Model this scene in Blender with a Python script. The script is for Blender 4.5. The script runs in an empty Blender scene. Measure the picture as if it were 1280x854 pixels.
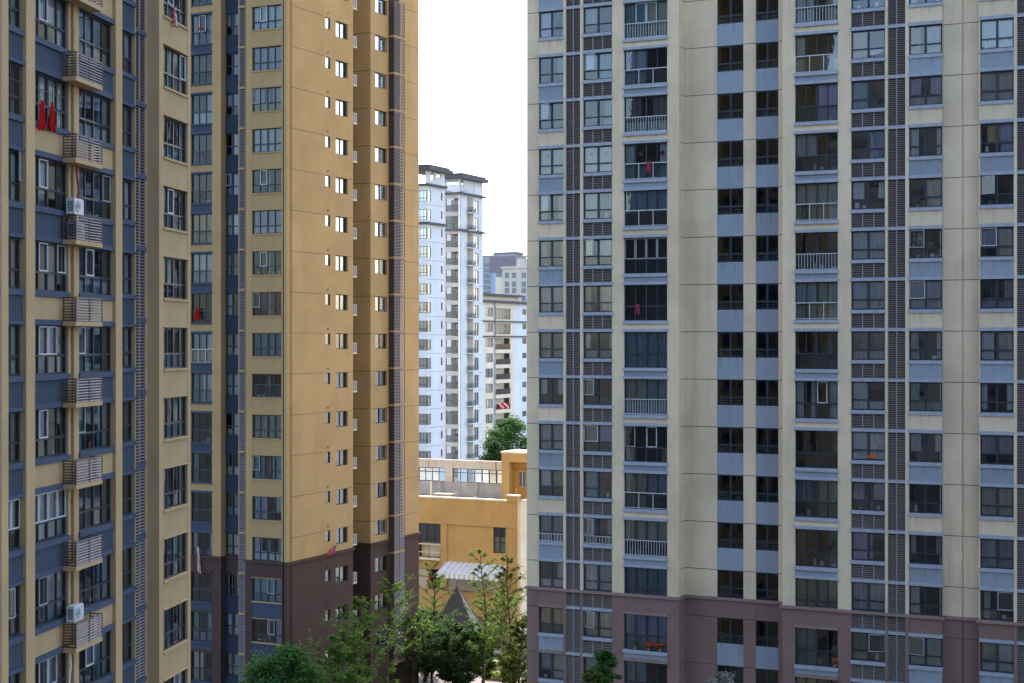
import bpy, math, random
from mathutils import Vector, Matrix
R_ = math.radians
random.seed(7)
SC = bpy.context.scene
COL = SC.collection

# ------------------------------------------------------------------ camera, sky, sun, exposure
F_PX = 1950.0            # focal length in pixels of the 1280 wide photograph
ZC = 28.0                # camera height
HY = 426.0               # horizon row
cam_d = bpy.data.cameras.new('camera')
cam_d.sensor_width = 36.0
cam_d.lens = 36.0 * F_PX / 1280.0
cam_d.shift_y = (427.0 - HY) / 1280.0 * -1.0
cam_d.clip_start = 0.5
cam_d.clip_end = 6000
cam = bpy.data.objects.new('camera', cam_d)
COL.objects.link(cam)
cam.location = (0, 0, ZC)
cam.rotation_euler = (R_(90), 0, 0)
SC.camera = cam

SUN_EL, SUN_AZ = 42.0, 4.0      # azimuth: degrees right of the view axis, behind the towers
w = bpy.data.worlds.new('World')
SC.world = w
w.use_nodes = True
nt = w.node_tree
sky = nt.nodes.new('ShaderNodeTexSky')
sky.sky_type = 'NISHITA'
sky.sun_disc = False
sky.sun_elevation = R_(SUN_EL)
sky.sun_rotation = R_(SUN_AZ)
sky.air_density = 1.0
sky.dust_density = 2.5
sky.ozone_density = 1.0
bg = nt.nodes['Background']
bg.inputs['Strength'].default_value = 0.15
nt.links.new(sky.outputs[0], bg.inputs[0])
sun_d = bpy.data.lights.new('sun', 'SUN')
sun_d.energy = 2.3
sun_d.angle = R_(0.5)
sun_d.color = (1.0, 0.94, 0.85)
sun = bpy.data.objects.new('sun', sun_d)
COL.objects.link(sun)
_sd = Vector((math.sin(R_(SUN_AZ)) * math.cos(R_(SUN_EL)), math.cos(R_(SUN_AZ)) * math.cos(R_(SUN_EL)), math.sin(R_(SUN_EL))))
sun.rotation_euler = _sd.to_track_quat('Z', 'Y').to_euler()
SC.view_settings.view_transform = 'Standard'
SC.view_settings.look = 'None'
SC.view_settings.exposure = 2.1
SC.view_settings.gamma = 1.0
SC.view_settings.use_curve_mapping = False
SC.cycles.max_bounces = 8
SC.cycles.transparent_max_bounces = 12
SC.cycles.caustics_reflective = False
SC.cycles.caustics_refractive = False

# ------------------------------------------------------------------ materials
M = {}
def _mat(name):
    m = bpy.data.materials.new(name)
    m.use_nodes = True
    n = m.node_tree.nodes
    return m, n, m.node_tree.links, n['Principled BSDF']

def _mix(n, l, fac, a, b, mode='MIX'):
    x = n.new('ShaderNodeMix'); x.data_type = 'RGBA'; x.blend_type = mode
    for key, v in ((0, fac), (6, a), (7, b)):
        if isinstance(v, (int, float)):
            x.inputs[key].default_value = v
        elif isinstance(v, tuple):
            x.inputs[key].default_value = v
        else:
            l.new(v, x.inputs[key])
    return x.outputs[2]

def _noise(n, l, scale, detail=4, rough=.6, sc=(1, 1, 1), coord='Object'):
    tc = n.new('ShaderNodeTexCoord'); mp = n.new('ShaderNodeMapping')
    mp.inputs['Scale'].default_value = sc
    l.new(tc.outputs[coord], mp.inputs[0])
    t = n.new('ShaderNodeTexNoise'); t.inputs['Scale'].default_value = scale
    t.inputs['Detail'].default_value = detail; t.inputs['Roughness'].default_value = rough
    l.new(mp.outputs[0], t.inputs['Vector'])
    return t.outputs[0]

def _ramp(n, l, src, a, b):
    r = n.new('ShaderNodeMapRange'); r.inputs[1].default_value = a; r.inputs[2].default_value = b
    l.new(src, r.inputs[0]); return r.outputs[0]

def c4(c): return (c[0], c[1], c[2], 1.0)
def sc3(c, k): return tuple(min(1, v * k) for v in c)

def stucco(name, col, var=.12, streak=.3, rough=.9, bump=.15, drip=0.0):
    """painted render: blotchy tone, rain streaks, fine grain"""
    m, n, l, b = _mat(name)
    blot = _ramp(n, l, _noise(n, l, .35, 5), .3, .7)
    c = _mix(n, l, blot, c4(sc3(col, 1 - var)), c4(sc3(col, 1 + var * .6)))
    st = _ramp(n, l, _noise(n, l, 1.0, 6, .65, (2.2, 2.2, .09)), .52, .78)
    f = n.new('ShaderNodeMath'); f.operation = 'MULTIPLY'; f.inputs[1].default_value = streak
    l.new(st, f.inputs[0])
    c = _mix(n, l, f.outputs[0], c, c4((col[0] * .5, col[1] * .5, col[2] * .5)))
    pt = _ramp(n, l, _noise(n, l, .22, 2, .4, (1, 1, .45)), .56, .60)
    pf = n.new('ShaderNodeMath'); pf.operation = 'MULTIPLY'; pf.inputs[1].default_value = .5
    l.new(pt, pf.inputs[0])
    c = _mix(n, l, pf.outputs[0], c, c4(sc3(col, 1.12)))
    if drip:
        tc = n.new('ShaderNodeTexCoord'); sx_ = n.new('ShaderNodeSeparateXYZ'); l.new(tc.outputs['Generated'], sx_.inputs[0])
        top_ = n.new('ShaderNodeMapRange'); top_.inputs[1].default_value = .25; top_.inputs[2].default_value = 1.0; l.new(sx_.outputs[2], top_.inputs[0])
        oi = n.new('ShaderNodeObjectInfo'); va = n.new('ShaderNodeVectorMath'); va.operation = 'ADD'
        l.new(tc.outputs['Object'], va.inputs[0]); l.new(oi.outputs['Location'], va.inputs[1])
        mp = n.new('ShaderNodeMapping'); mp.inputs['Scale'].default_value = (5, 5, .5); l.new(va.outputs[0], mp.inputs[0])
        tn = n.new('ShaderNodeTexNoise'); tn.inputs['Scale'].default_value = 1.0; tn.inputs['Detail'].default_value = 4; l.new(mp.outputs[0], tn.inputs['Vector'])
        dr = _ramp(n, l, tn.outputs[0], .5, .72)
        m1 = n.new('ShaderNodeMath'); m1.operation = 'MULTIPLY'; l.new(dr, m1.inputs[0]); l.new(top_.outputs[0], m1.inputs[1])
        m2 = n.new('ShaderNodeMath'); m2.operation = 'MULTIPLY'; l.new(m1.outputs[0], m2.inputs[0]); m2.inputs[1].default_value = drip
        c = _mix(n, l, m2.outputs[0], c, c4(sc3(col, .35)))
        rv = n.new('ShaderNodeMapRange'); rv.inputs[3].default_value = .90; rv.inputs[4].default_value = 1.08; l.new(oi.outputs['Random'], rv.inputs[0])
        hs = n.new('ShaderNodeHueSaturation'); l.new(rv.outputs[0], hs.inputs['Value']); l.new(c, hs.inputs['Color']); c = hs.outputs[0]
    gr = _ramp(n, l, _noise(n, l, 14, 4, .7), .2, .8)
    c = _mix(n, l, .10, c, gr, 'OVERLAY')
    l.new(c, b.inputs['Base Color'])
    b.inputs['Roughness'].default_value = rough
    b.inputs['Specular IOR Level'].default_value = .25
    bp = n.new('ShaderNodeBump'); bp.inputs['Strength'].default_value = bump; bp.inputs['Distance'].default_value = .02
    l.new(_noise(n, l, 40, 3), bp.inputs['Height']); l.new(bp.outputs[0], b.inputs['Normal'])
    M[name] = m
    return m

def plain(name, col, rough=.5, metal=0.0, var=.15, scale=6, spec=.4):
    m, n, l, b = _mat(name)
    v = _ramp(n, l, _noise(n, l, scale, 4), .25, .75)
    c = _mix(n, l, v, c4(sc3(col, 1 - var)), c4(sc3(col, 1 + var)))
    l.new(c, b.inputs['Base Color'])
    b.inputs['Roughness'].default_value = rough
    b.inputs['Metallic'].default_value = metal
    b.inputs['Specular IOR Level'].default_value = spec
    M[name] = m
    return m

def cloth(name, col, var=.25):
    """curtain or laundry: thin fabric that passes some light, each piece a little different"""
    m, n, l, b = _mat(name)
    oi = n.new('ShaderNodeObjectInfo')
    v = _ramp(n, l, _noise(n, l, 3.0, 4, .6, (4, 4, .4)), .3, .7)
    c = _mix(n, l, v, c4(sc3(col, 1 - var)), c4(sc3(col, 1 + var * .5)))
    dk = n.new('ShaderNodeMapRange'); dk.inputs[3].default_value = .8; dk.inputs[4].default_value = 1.25
    l.new(oi.outputs['Random'], dk.inputs[0])
    h = n.new('ShaderNodeHueSaturation'); l.new(dk.outputs[0], h.inputs['Value']); l.new(c, h.inputs['Color'])
    l.new(h.outputs[0], b.inputs['Base Color'])
    b.inputs['Roughness'].default_value = .9
    b.inputs['Specular IOR Level'].default_value = .1
    tr = n.new('ShaderNodeBsdfTranslucent'); l.new(h.outputs[0], tr.inputs[0])
    mx = n.new('ShaderNodeMixShader'); mx.inputs[0].default_value = .25
    l.new(b.outputs[0], mx.inputs[1]); l.new(tr.outputs[0], mx.inputs[2])
    l.new(mx.outputs[0], n['Material Output'].inputs[0])
    M[name] = m
    return m

def glass(name, tint, f0=.06, rough=.015):
    """thin window pane: tinted see-through plus a Fresnel mirror, slightly wavy"""
    m, n, l, b = _mat(name)
    n.remove(b)
    tp = n.new('ShaderNodeBsdfTransparent'); tp.inputs[0].default_value = c4(tint)
    gl = n.new('ShaderNodeBsdfGlossy'); gl.inputs['Roughness'].default_value = rough
    gl.inputs[0].default_value = (.92, .96, 1, 1)
    fr = n.new('ShaderNodeFresnel'); fr.inputs[0].default_value = 1.55
    mr = n.new('ShaderNodeMapRange'); mr.inputs[1].default_value = 0.04; mr.inputs[2].default_value = 1
    mr.inputs[3].default_value = f0; mr.inputs[4].default_value = 1
    l.new(fr.outputs[0], mr.inputs[0])
    bp = n.new('ShaderNodeBump'); bp.inputs['Strength'].default_value = .05; bp.inputs['Distance'].default_value = .05
    l.new(_noise(n, l, 1.1, 2), bp.inputs['Height']); l.new(bp.outputs[0], gl.inputs['Normal'])
    mx = n.new('ShaderNodeMixShader'); l.new(mr.outputs[0], mx.inputs[0])
    l.new(tp.outputs[0], mx.inputs[1]); l.new(gl.outputs[0], mx.inputs[2])
    l.new(mx.outputs[0], n['Material Output'].inputs[0])
    M[name] = m
    return m

def leafmat(name, cols, transl=.3):
    m, n, l, b = _mat(name)
    g = n.new('ShaderNodeNewGeometry')
    r = n.new('ShaderNodeValToRGB')
    els = r.color_ramp.elements
    els[0].color = c4(cols[0]); els[1].color = c4(cols[-1])
    for i, c in enumerate(cols[1:-1]):
        e = els.new((i + 1) / (len(cols) - 1)); e.color = c4(c)
    l.new(g.outputs['Random Per Island'], r.inputs[0])
    l.new(r.outputs[0], b.inputs['Base Color'])
    b.inputs['Roughness'].default_value = .8; b.inputs['Specular IOR Level'].default_value = .08
    tr = n.new('ShaderNodeBsdfTranslucent')
    h = n.new('ShaderNodeHueSaturation'); h.inputs['Value'].default_value = 1.5; h.inputs['Hue'].default_value = .485
    l.new(r.outputs[0], h.inputs['Color']); l.new(h.outputs[0], tr.inputs[0])
    mx = n.new('ShaderNodeMixShader'); mx.inputs[0].default_value = transl
    l.new(b.outputs[0], mx.inputs[1]); l.new(tr.outputs[0], mx.inputs[2])
    l.new(mx.outputs[0], n['Material Output'].inputs[0])
    M[name] = m
    return m

stucco('beige', (.67, .535, .37), var=.14, streak=.4)
stucco('beige_panel', (.69, .55, .39), var=.10, drip=.5)
stucco('blue_panel', (.265, .305, .355), var=.12, streak=.2, drip=.5)
stucco('blue_ledge', (.33, .36, .41), var=.14, streak=.35)
stucco('slate_wall', (.085, .095, .11))
stucco('slate_panel', (.05, .06, .075))  # for unseen walls only, dark to keep reflections low
stucco('mauve', (.225, .14, .12), streak=.3)
stucco('mauve_ledge', (.25, .175, .155), streak=.3)
stucco('tan', (.385, .255, .12), streak=.28)  # middle tower front, its weaker light put into the colour
stucco('tan_side_lit', (.425, .288, .132), var=.12, streak=.22)  # same tan on the side walls, their stronger light put into the colour
stucco('tan_left', (.43, .30, .16), streak=.3)
stucco('navy_panel', (.047, .064, .095), streak=.2, drip=.4)
stucco('navy_ledge', (.060, .080, .120), streak=.2)
stucco('navy_shaded', (.030, .042, .066), streak=.15, drip=.3)  # darker navy for the recessed bay, recess shade put into the colour
stucco('brown_base', (.072, .044, .037), streak=.25)
stucco('yellow', (.44, .285, .11), var=.14, streak=.32)
stucco('yellow_dark', (.45, .26, .07), var=.10)
stucco('cream', (.66, .58, .43), streak=.15)
stucco('white_wall', (.72, .735, .745), var=.06, streak=.15)
stucco('white_shaded', (.36, .355, .36), var=.08)  # greyed white wall, balcony recess shade put into the colour
stucco('cream_far', (.78, .68, .52), var=.06, streak=.1)
stucco('grey_far', (.40, .39, .42), var=.08, streak=.1)
stucco('beige_far', (.66, .57, .48), var=.06, streak=.1)
stucco('shop_wall', (.45, .38, .30), var=.15)
plain('interior', (.075, .085, .095), .9)
plain('interior_pale', (.42, .40, .37), .9)
plain('joint', (.05, .045, .04), .95)
plain('frame_dark', (.022, .030, .045), .45)
plain('frame_white', (.50, .52, .54), .4)
plain('frame_grey', (.30, .32, .34), .4)
plain('louvre', (.235, .20, .185), .55, var=.1)
plain('louvre_back', (.075, .064, .060), .9)
plain('louvre_mid', (.27, .235, .24), .5, var=.08)
plain('louvre_brown', (.085, .058, .05), .6, var=.12)
plain('louvre_pale', (.31, .27, .27), .5, var=.08)
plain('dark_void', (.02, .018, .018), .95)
plain('roof_dark', (.07, .07, .08), .7)
plain('rail_dark', (.05, .055, .06), .5)
plain('pipe_tan', (.34, .24, .14), .6)
plain('pipe_red', (.16, .03, .022), .6)
plain('pipe_white', (.65, .65, .62), .6)
plain('slate', (.034, .040, .046), .7, var=.3, scale=9)
plain('red_paint', (.30, .035, .025), .6)
plain('wood', (.45, .24, .07), .6)
plain('bark', (.075, .055, .040), .95, var=.35, scale=12)
plain('terracotta', (.35, .12, .06), .8)
plain('asphalt_roof', (.19, .19, .20), .9, var=.25)
plain('awning_white', (.78, .78, .78), .8)
plain('awning_blue', (.54, .57, .62), .8)
plain('awning_grey', (.47, .50, .55), .8)
plain('sticker_red', (.32, .05, .045), .7)
for nm, c in (('box', (.40, .38, .34)), ('warm', (.42, .20, .07)), ('pale', (.66, .66, .62)), ('plum', (.25, .10, .14))): plain('clutter_' + nm, c, .7)
for nm, c in (('white', (.80, .80, .78)), ('cream', (.72, .63, .50)), ('grey', (.54, .55, .56)), ('slate', (.34, .42, .50)),
              ('teal', (.30, .46, .46)), ('brown', (.30, .21, .18)), ('lilac', (.58, .53, .68)), ('gold', (.60, .40, .19)), ('sage', (.50, .54, .40))):
    cloth('cloth_' + nm, c)
cloth('cloth_red', (.62, .02, .02)); cloth('cloth_pink', (.55, .10, .16)); cloth('cloth_orange', (.75, .22, .04))
glass('glass', (.86, .93, .98), .075)
glass('glass_shade', (.74, .83, .89), .035)
glass('glass_stair', (.52, .60, .66), .03)
glass('glass_side', (.62, .74, .84), .42)
glass('glass_left', (.80, .91, .99), .30)
glass('glass_rail', (.72, .82, .80), .11, .03)
glass('glass_teal', (.28, .38, .37), .045, .03)
glass('glass_dark', (.72, .82, .88), .07)
leafmat('leaf_feather', [(.045, .10, .02), (.075, .15, .026), (.105, .19, .034), (.15, .235, .05)], .42)
leafmat('leaf_deep', [(.022, .058, .018), (.034, .08, .022), (.055, .11, .03)], .3)
leafmat('leaf_olive', [(.05, .075, .015), (.09, .12, .02), (.13, .15, .03)], .38)
leafmat('leaf_dark', [(.014, .038, .014), (.022, .055, .018), (.035, .075, .024)], .2)
leafmat('leaf_broad', [(.02, .07, .016), (.035, .105, .022), (.055, .14, .03), (.08, .17, .045)], .3)
leafmat('leaf_wine', [(.07, .02, .015), (.10, .03, .02), (.06, .05, .02)], .25)
leafmat('leaf_lime', [(.20, .30, .03), (.30, .40, .06), (.24, .36, .05)], .3)
leafmat('petal_red', [(.5, .02, .03), (.65, .05, .03), (.6, .12, .03)], .2)
leafmat('petal_pale', [(.22, .23, .20), (.30, .30, .27), (.15, .18, .12)], .2)

def rust_concrete():
    m, n, l, b = _mat('rust_concrete')
    base = _mix(n, l, _ramp(n, l, _noise(n, l, .8, 5), .3, .7), (.52, .46, .37, 1), (.64, .57, .46, 1))
    st = _ramp(n, l, _noise(n, l, 1.0, 5, .7, (3.2, 3.2, .12)), .54, .66)
    c = _mix(n, l, st, base, (.36, .22, .12, 1))
    l.new(c, b.inputs['Base Color']); b.inputs['Roughness'].default_value = .9
    M['rust_concrete'] = m
rust_concrete()
def stained_concrete():
    m, n, l, b = _mat('stained_concrete')
    base = _mix(n, l, _ramp(n, l, _noise(n, l, .9, 6), .3, .7), (.32, .305, .285, 1), (.47, .445, .41, 1))
    st = _ramp(n, l, _noise(n, l, 1.0, 5, .7, (2.2, 2.2, .18)), .55, .70)
    c = _mix(n, l, st, base, (.10, .085, .07, 1))
    l.new(c, b.inputs['Base Color']); b.inputs['Roughness'].default_value = .9
    M['stained_concrete'] = m
stained_concrete()
def ground_mat():
    m, n, l, b = _mat('ground')
    c = _mix(n, l, _ramp(n, l, _noise(n, l, .15, 6), .35, .65), (.065, .062, .055, 1), (.11, .105, .092, 1))
    l.new(c, b.inputs['Base Color']); b.inputs['Roughness'].default_value = .95
    M['ground'] = m
ground_mat()
def paving_mat():
    m, n, l, b = _mat('paving')
    tc = n.new('ShaderNodeTexCoord'); br = n.new('ShaderNodeTexBrick')
    l.new(tc.outputs['Object'], br.inputs[0]); br.inputs['Scale'].default_value = 1.6
    br.inputs['Color1'].default_value = (.17, .10, .085, 1); br.inputs['Color2'].default_value = (.21, .15, .13, 1)
    br.inputs['Mortar'].default_value = (.30, .27, .25, 1)
    c = _mix(n, l, _ramp(n, l, _noise(n, l, .7, 5), .35, .65), br.outputs[0], (.16, .145, .135, 1))
    l.new(c, b.inputs['Base Color']); b.inputs['Roughness'].default_value = .9
    M['paving'] = m
paving_mat()

# ------------------------------------------------------------------ mesh collecting
class MB:
    def __init__(s): s.v = []; s.f = []; s.m = []; s.mats = []; s.sm = False
    def mi(s, mat):
        if mat not in s.mats: s.mats.append(mat)
        return s.mats.index(mat)
    def face(s, pts, mat):
        i = len(s.v); s.v += [tuple(p) for p in pts]
        s.f.append(tuple(range(i, i + len(pts)))); s.m.append(s.mi(mat))
    def hexa(s, p, mat):
        """8 corners: bottom 4 ccw, top 4 ccw"""
        i = len(s.v); s.v += [tuple(q) for q in p]
        k = s.mi(mat)
        for f in ((3, 2, 1, 0), (4, 5, 6, 7), (0, 1, 5, 4), (1, 2, 6, 5), (2, 3, 7, 6), (3, 0, 4, 7)):
            s.f.append(tuple(i + a for a in f)); s.m.append(k)
    def box(s, x0, x1, y0, y1, z0, z1, mat):
        if x1 < x0: x0, x1 = x1, x0
        if y1 < y0: y0, y1 = y1, y0
        if z1 <= z0 or x1 - x0 < 1e-4: return
        s.hexa([(x0, y0, z0), (x1, y0, z0), (x1, y1, z0), (x0, y1, z0), (x0, y0, z1), (x1, y0, z1), (x1, y1, z1), (x0, y1, z1)], mat)
    def slat(s, x0, x1, y0, y1, z0, z1, t, mat):
        """tilted blade: outer edge at y0,z0, inner edge at y1,z1"""
        s.hexa([(x0, y0, z0), (x1, y0, z0), (x1, y1, z1), (x0, y1, z1), (x0, y0, z0 + t), (x1, y0, z0 + t), (x1, y1, z1 + t), (x0, y1, z1 + t)], mat)
    def tube(s, pts, rads, mat, n=6):
        pts = [Vector(p) for p in pts]
        k = s.mi(mat); base = len(s.v)
        for i, p in enumerate(pts):
            d = (pts[min(i + 1, len(pts) - 1)] - pts[max(i - 1, 0)])
            if d.length < 1e-6: d = Vector((0, 0, 1))
            d.normalize()
            a = d.orthogonal().normalized() if abs(d.z) < .95 else Vector((1, 0, 0)).cross(d).normalized()
            if abs(d.z) < .95: a = Vector((0, 0, 1)).cross(d).normalized()
            b = d.cross(a)
            for j in range(n):
                t = 2 * math.pi * j / n
                s.v.append(tuple(p + (a * math.cos(t) + b * math.sin(t)) * rads[i]))
        for i in range(len(pts) - 1):
            for j in range(n):
                s.f.append((base + i * n + j, base + i * n + (j + 1) % n, base + (i + 1) * n + (j + 1) % n, base + (i + 1) * n + j)); s.m.append(k)
        s.f.append(tuple(base + j for j in range(n))[::-1]); s.m.append(k)
        e = base + (len(pts) - 1) * n
        s.f.append(tuple(e + j for j in range(n))); s.m.append(k)
    def mesh(s, name):
        me = bpy.data.meshes.new(name)
        me.from_pydata(s.v, [], s.f)
        for mt in s.mats: me.materials.append(M[mt])
        if s.m and max(s.m) > 0: me.polygons.foreach_set('material_index', s.m)
        if s.sm: me.polygons.foreach_set('use_smooth', [True] * len(s.f))
        me.update()
        return me

def obj(name, me, parent=None, loc=(0, 0, 0), rz=0.0):
    if isinstance(me, MB): me = me.mesh(name)
    o = bpy.data.objects.new(name, me); COL.objects.link(o)
    o.parent = parent; o.location = loc; o.rotation_euler = (0, 0, rz)
    return o
def tag(o, label=None, cat=None, group=None, kind=None):
    if label: o['label'] = label
    if cat: o['category'] = cat
    if group: o['group'] = group
    if kind: o['kind'] = kind
    return o
def empty(name, label, cat, loc, rz=0.0, group=None):
    o = bpy.data.objects.new(name, None); COL.objects.link(o)
    o.location = loc; o.rotation_euler = (0, 0, rz); o.empty_display_size = .3
    return tag(o, label, cat, group)

# ------------------------------------------------------------------ facades
ST = 2.9                                            # storey height
def T(n): return ZC + (n + .188) * ST               # window-head level of storey n
E1 = R_(-25.38)                                     # heading of the towers' front faces
E2 = E1 + math.pi / 2                               # heading of their receding side faces

class Facade:
    """u runs along the wall (left to right for who faces it), d inward, z up"""
    def __init__(s, root, origin, ang):
        s.root = root; s.o = Vector((origin[0], origin[1])); s.a = ang
        s.ex = Vector((math.cos(ang), math.sin(ang))); s.ey = Vector((-math.sin(ang), math.cos(ang)))
        s.rel = ang - root.rotation_euler.z
        ra = root.rotation_euler.z; dd = s.o - Vector((root.location.x, root.location.y))
        s.lo = Vector((dd.x * math.cos(ra) + dd.y * math.sin(ra), -dd.x * math.sin(ra) + dd.y * math.cos(ra)))
        s.lx = Vector((math.cos(s.rel), math.sin(s.rel))); s.ly = Vector((-math.sin(s.rel), math.cos(s.rel)))
    def px(s, x, d=0.0):
        t = (x - 640.0) / F_PX; p = s.o + s.ey * d
        return (t * p.y - p.x) / (s.ex.x - t * s.ex.y)
    def depth(s, u, d=0.0): return (s.o + s.ex * u + s.ey * d).y
    def zpx(s, x, y, d=0.0): return ZC + (HY - y) / F_PX * s.depth(s.px(x, d), d)
    def world(s, u, d, z):
        p = s.o + s.ex * u + s.ey * d; return Vector((p.x, p.y, z))
    def put(s, name, me, u=0.0, d=0.0, z=0.0, parent=None):
        p = s.lo + s.lx * u + s.ly * d
        return obj(name, me, parent or s.root, (p.x, p.y, z), s.rel)

_cache = {}
def cached(key, fn):
    if key not in _cache: _cache[key] = fn()
    return _cache[key]
def q(v): return round(v, 2)

def frame_mesh(w_, h, cols, trans, fm, t=.055):
    b = MB()
    if cols == 2 and trans: t = .075
    if cols == 1: t = .035
    b.box(0, t, 0, .09, 0, h, fm); b.box(w_ - t, w_, 0, .09, 0, h, fm)
    b.box(t, w_ - t, 0, .09, 0, t, fm); b.box(t, w_ - t, 0, .09, h - t, h, fm)
    zt = h * trans if trans else None
    if zt: b.box(t, w_ - t, .003, .085, zt - .04, zt + .04, fm)
    for i in range(1, cols):
        x = w_ * i / cols
        k = (.06 if cols == 2 and trans else .045) if i * 2 == cols else .026
        if zt:
            b.box(x - k, x + k, .006, .08, t, zt - .04, fm); b.box(x - k, x + k, .006, .08, zt + .04, h - t, fm)
        else: b.box(x - k, x + k, .006, .08, t, h - t, fm)
    return b.mesh('window_frame')
def glass_mesh(w_, h, cols, trans, mat, seed):
    r = random.Random(seed); b = MB()
    zs = [0, h * trans, h] if trans else [0, h]
    for i in range(cols):
        for j in range(len(zs) - 1):
            x0, x1 = w_ * i / cols + .02, w_ * (i + 1) / cols - .02
            z0, z1 = zs[j] + .02, zs[j + 1] - .02
            y = .045 + (.012 if i % 2 else 0)
            a, c = r.uniform(-.006, .006), r.uniform(-.006, .006)
            b.face([(x0, y, z0), (x1, y + a, z0), (x1, y + a + c, z1), (x0, y + c, z1)], mat)
    return b.mesh('glass')
def curtain_mesh(x0, x1, z0, z1, seed, sag=0.0):
    r = random.Random(seed); b = MB(); b.sm = True
    n = max(6, int((x1 - x0) / .04)); ph = r.uniform(0, 6)
    i0 = len(b.v)
    for j in range(3):
        z = z0 + (z1 - z0) * j / 2
        for i in range(n + 1):
            x = x0 + (x1 - x0) * i / n
            y = .16 + .03 * math.sin(x * 42 + ph + .6 * math.sin(x * 7)) + .02 * math.sin(x * 17 + ph * 2)
            b.v.append((x, y, z))
    b.mi('cloth_white')
    for j in range(2):
        for i in range(n):
            a = i0 + j * (n + 1) + i
            b.f.append((a, a + 1, a + n + 2, a + n + 1)); b.m.append(0)
    return b.mesh('curtain')
def sash_mesh(w_, h, mat, pane=None):
    b = MB(); t = .045
    b.box(0, t, -.02, .03, 0, h, mat); b.box(w_ - t, w_, -.02, .03, 0, h, mat)
    b.box(t, w_ - t, -.02, .03, 0, t, mat); b.box(t, w_ - t, -.02, .03, h - t, h, mat)
    if pane: b.face([(t, .005, t), (w_ - t, .005, t), (w_ - t, .005, h - t), (t, .005, h - t)], pane)
    return b.mesh('sash')
def bars_mesh(w_, h, mat, step, t=.012, y=-.05, rails=(0, 1)):
    b = MB(); n = max(2, int(w_ / step))
    for i in range(n + 1):
        x = .02 + (w_ - .04) * i / n
        b.box(x - t, x + t, y, y + 2 * t, 0, h, mat)
    for k in rails: b.box(0, w_, y - .006, y + 2 * t + .006, k * (h - .04), k * (h - .04) + .04, mat)
    return b.mesh('railing')
def glassrail_mesh(w_, h, mat, n=3):
    b = MB(); y = -.07
    for i in range(n + 1):
        x = .02 + (w_ - .04) * i / n
        b.box(x - .02, x + .02, y, y + .04, 0, h, mat)
    b.box(0, w_, y - .01, y + .05, h, h + .05, mat); b.box(.04, w_ - .04, y + .005, y + .035, .03, .06, mat)
    b.face([(.03, y + .02, .07), (w_ - .03, y + .02, .07), (w_ - .03, y + .02, h - .02), (.03, y + .02, h - .02)], 'glass_rail')
    return b.mesh('railing')
def louvre_mesh(w_, h, mat, halves=2, step=.1, ledge=None, lh=.18, back='louvre_back', deep=.06):
    """framed blade screen; ledge: material of the band along its top"""
    b = MB(); t = .035
    for i in range(halves + 1):
        x = w_ * i / halves
        b.box(max(0, x - t), min(w_, x + t), -.012, .05, 0, h, mat)
    z = .03
    while z < h - step * .6:
        for i in range(halves):
            b.slat(w_ * i / halves + t, w_ * (i + 1) / halves - t, 0, deep, z, z + .028, .016, mat)
        z += step
    b.face([(0, .14, 0), (w_, .14, 0), (w_, .14, h), (0, .14, h)], back)
    if ledge: b.box(-.02, w_ + .02, -.06, .14, h, h + lh, ledge)
    return b.mesh('louvre')

CUR = ['cloth_white', 'cloth_cream', 'cloth_grey', 'cloth_slate', 'cloth_teal', 'cloth_brown', 'cloth_lilac', 'cloth_gold', 'cloth_sage']
CW = [8, 4, 6, 5, 3.5, 1.2, 1.6, .6, 1.8]
RW = random.Random(21)

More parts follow.
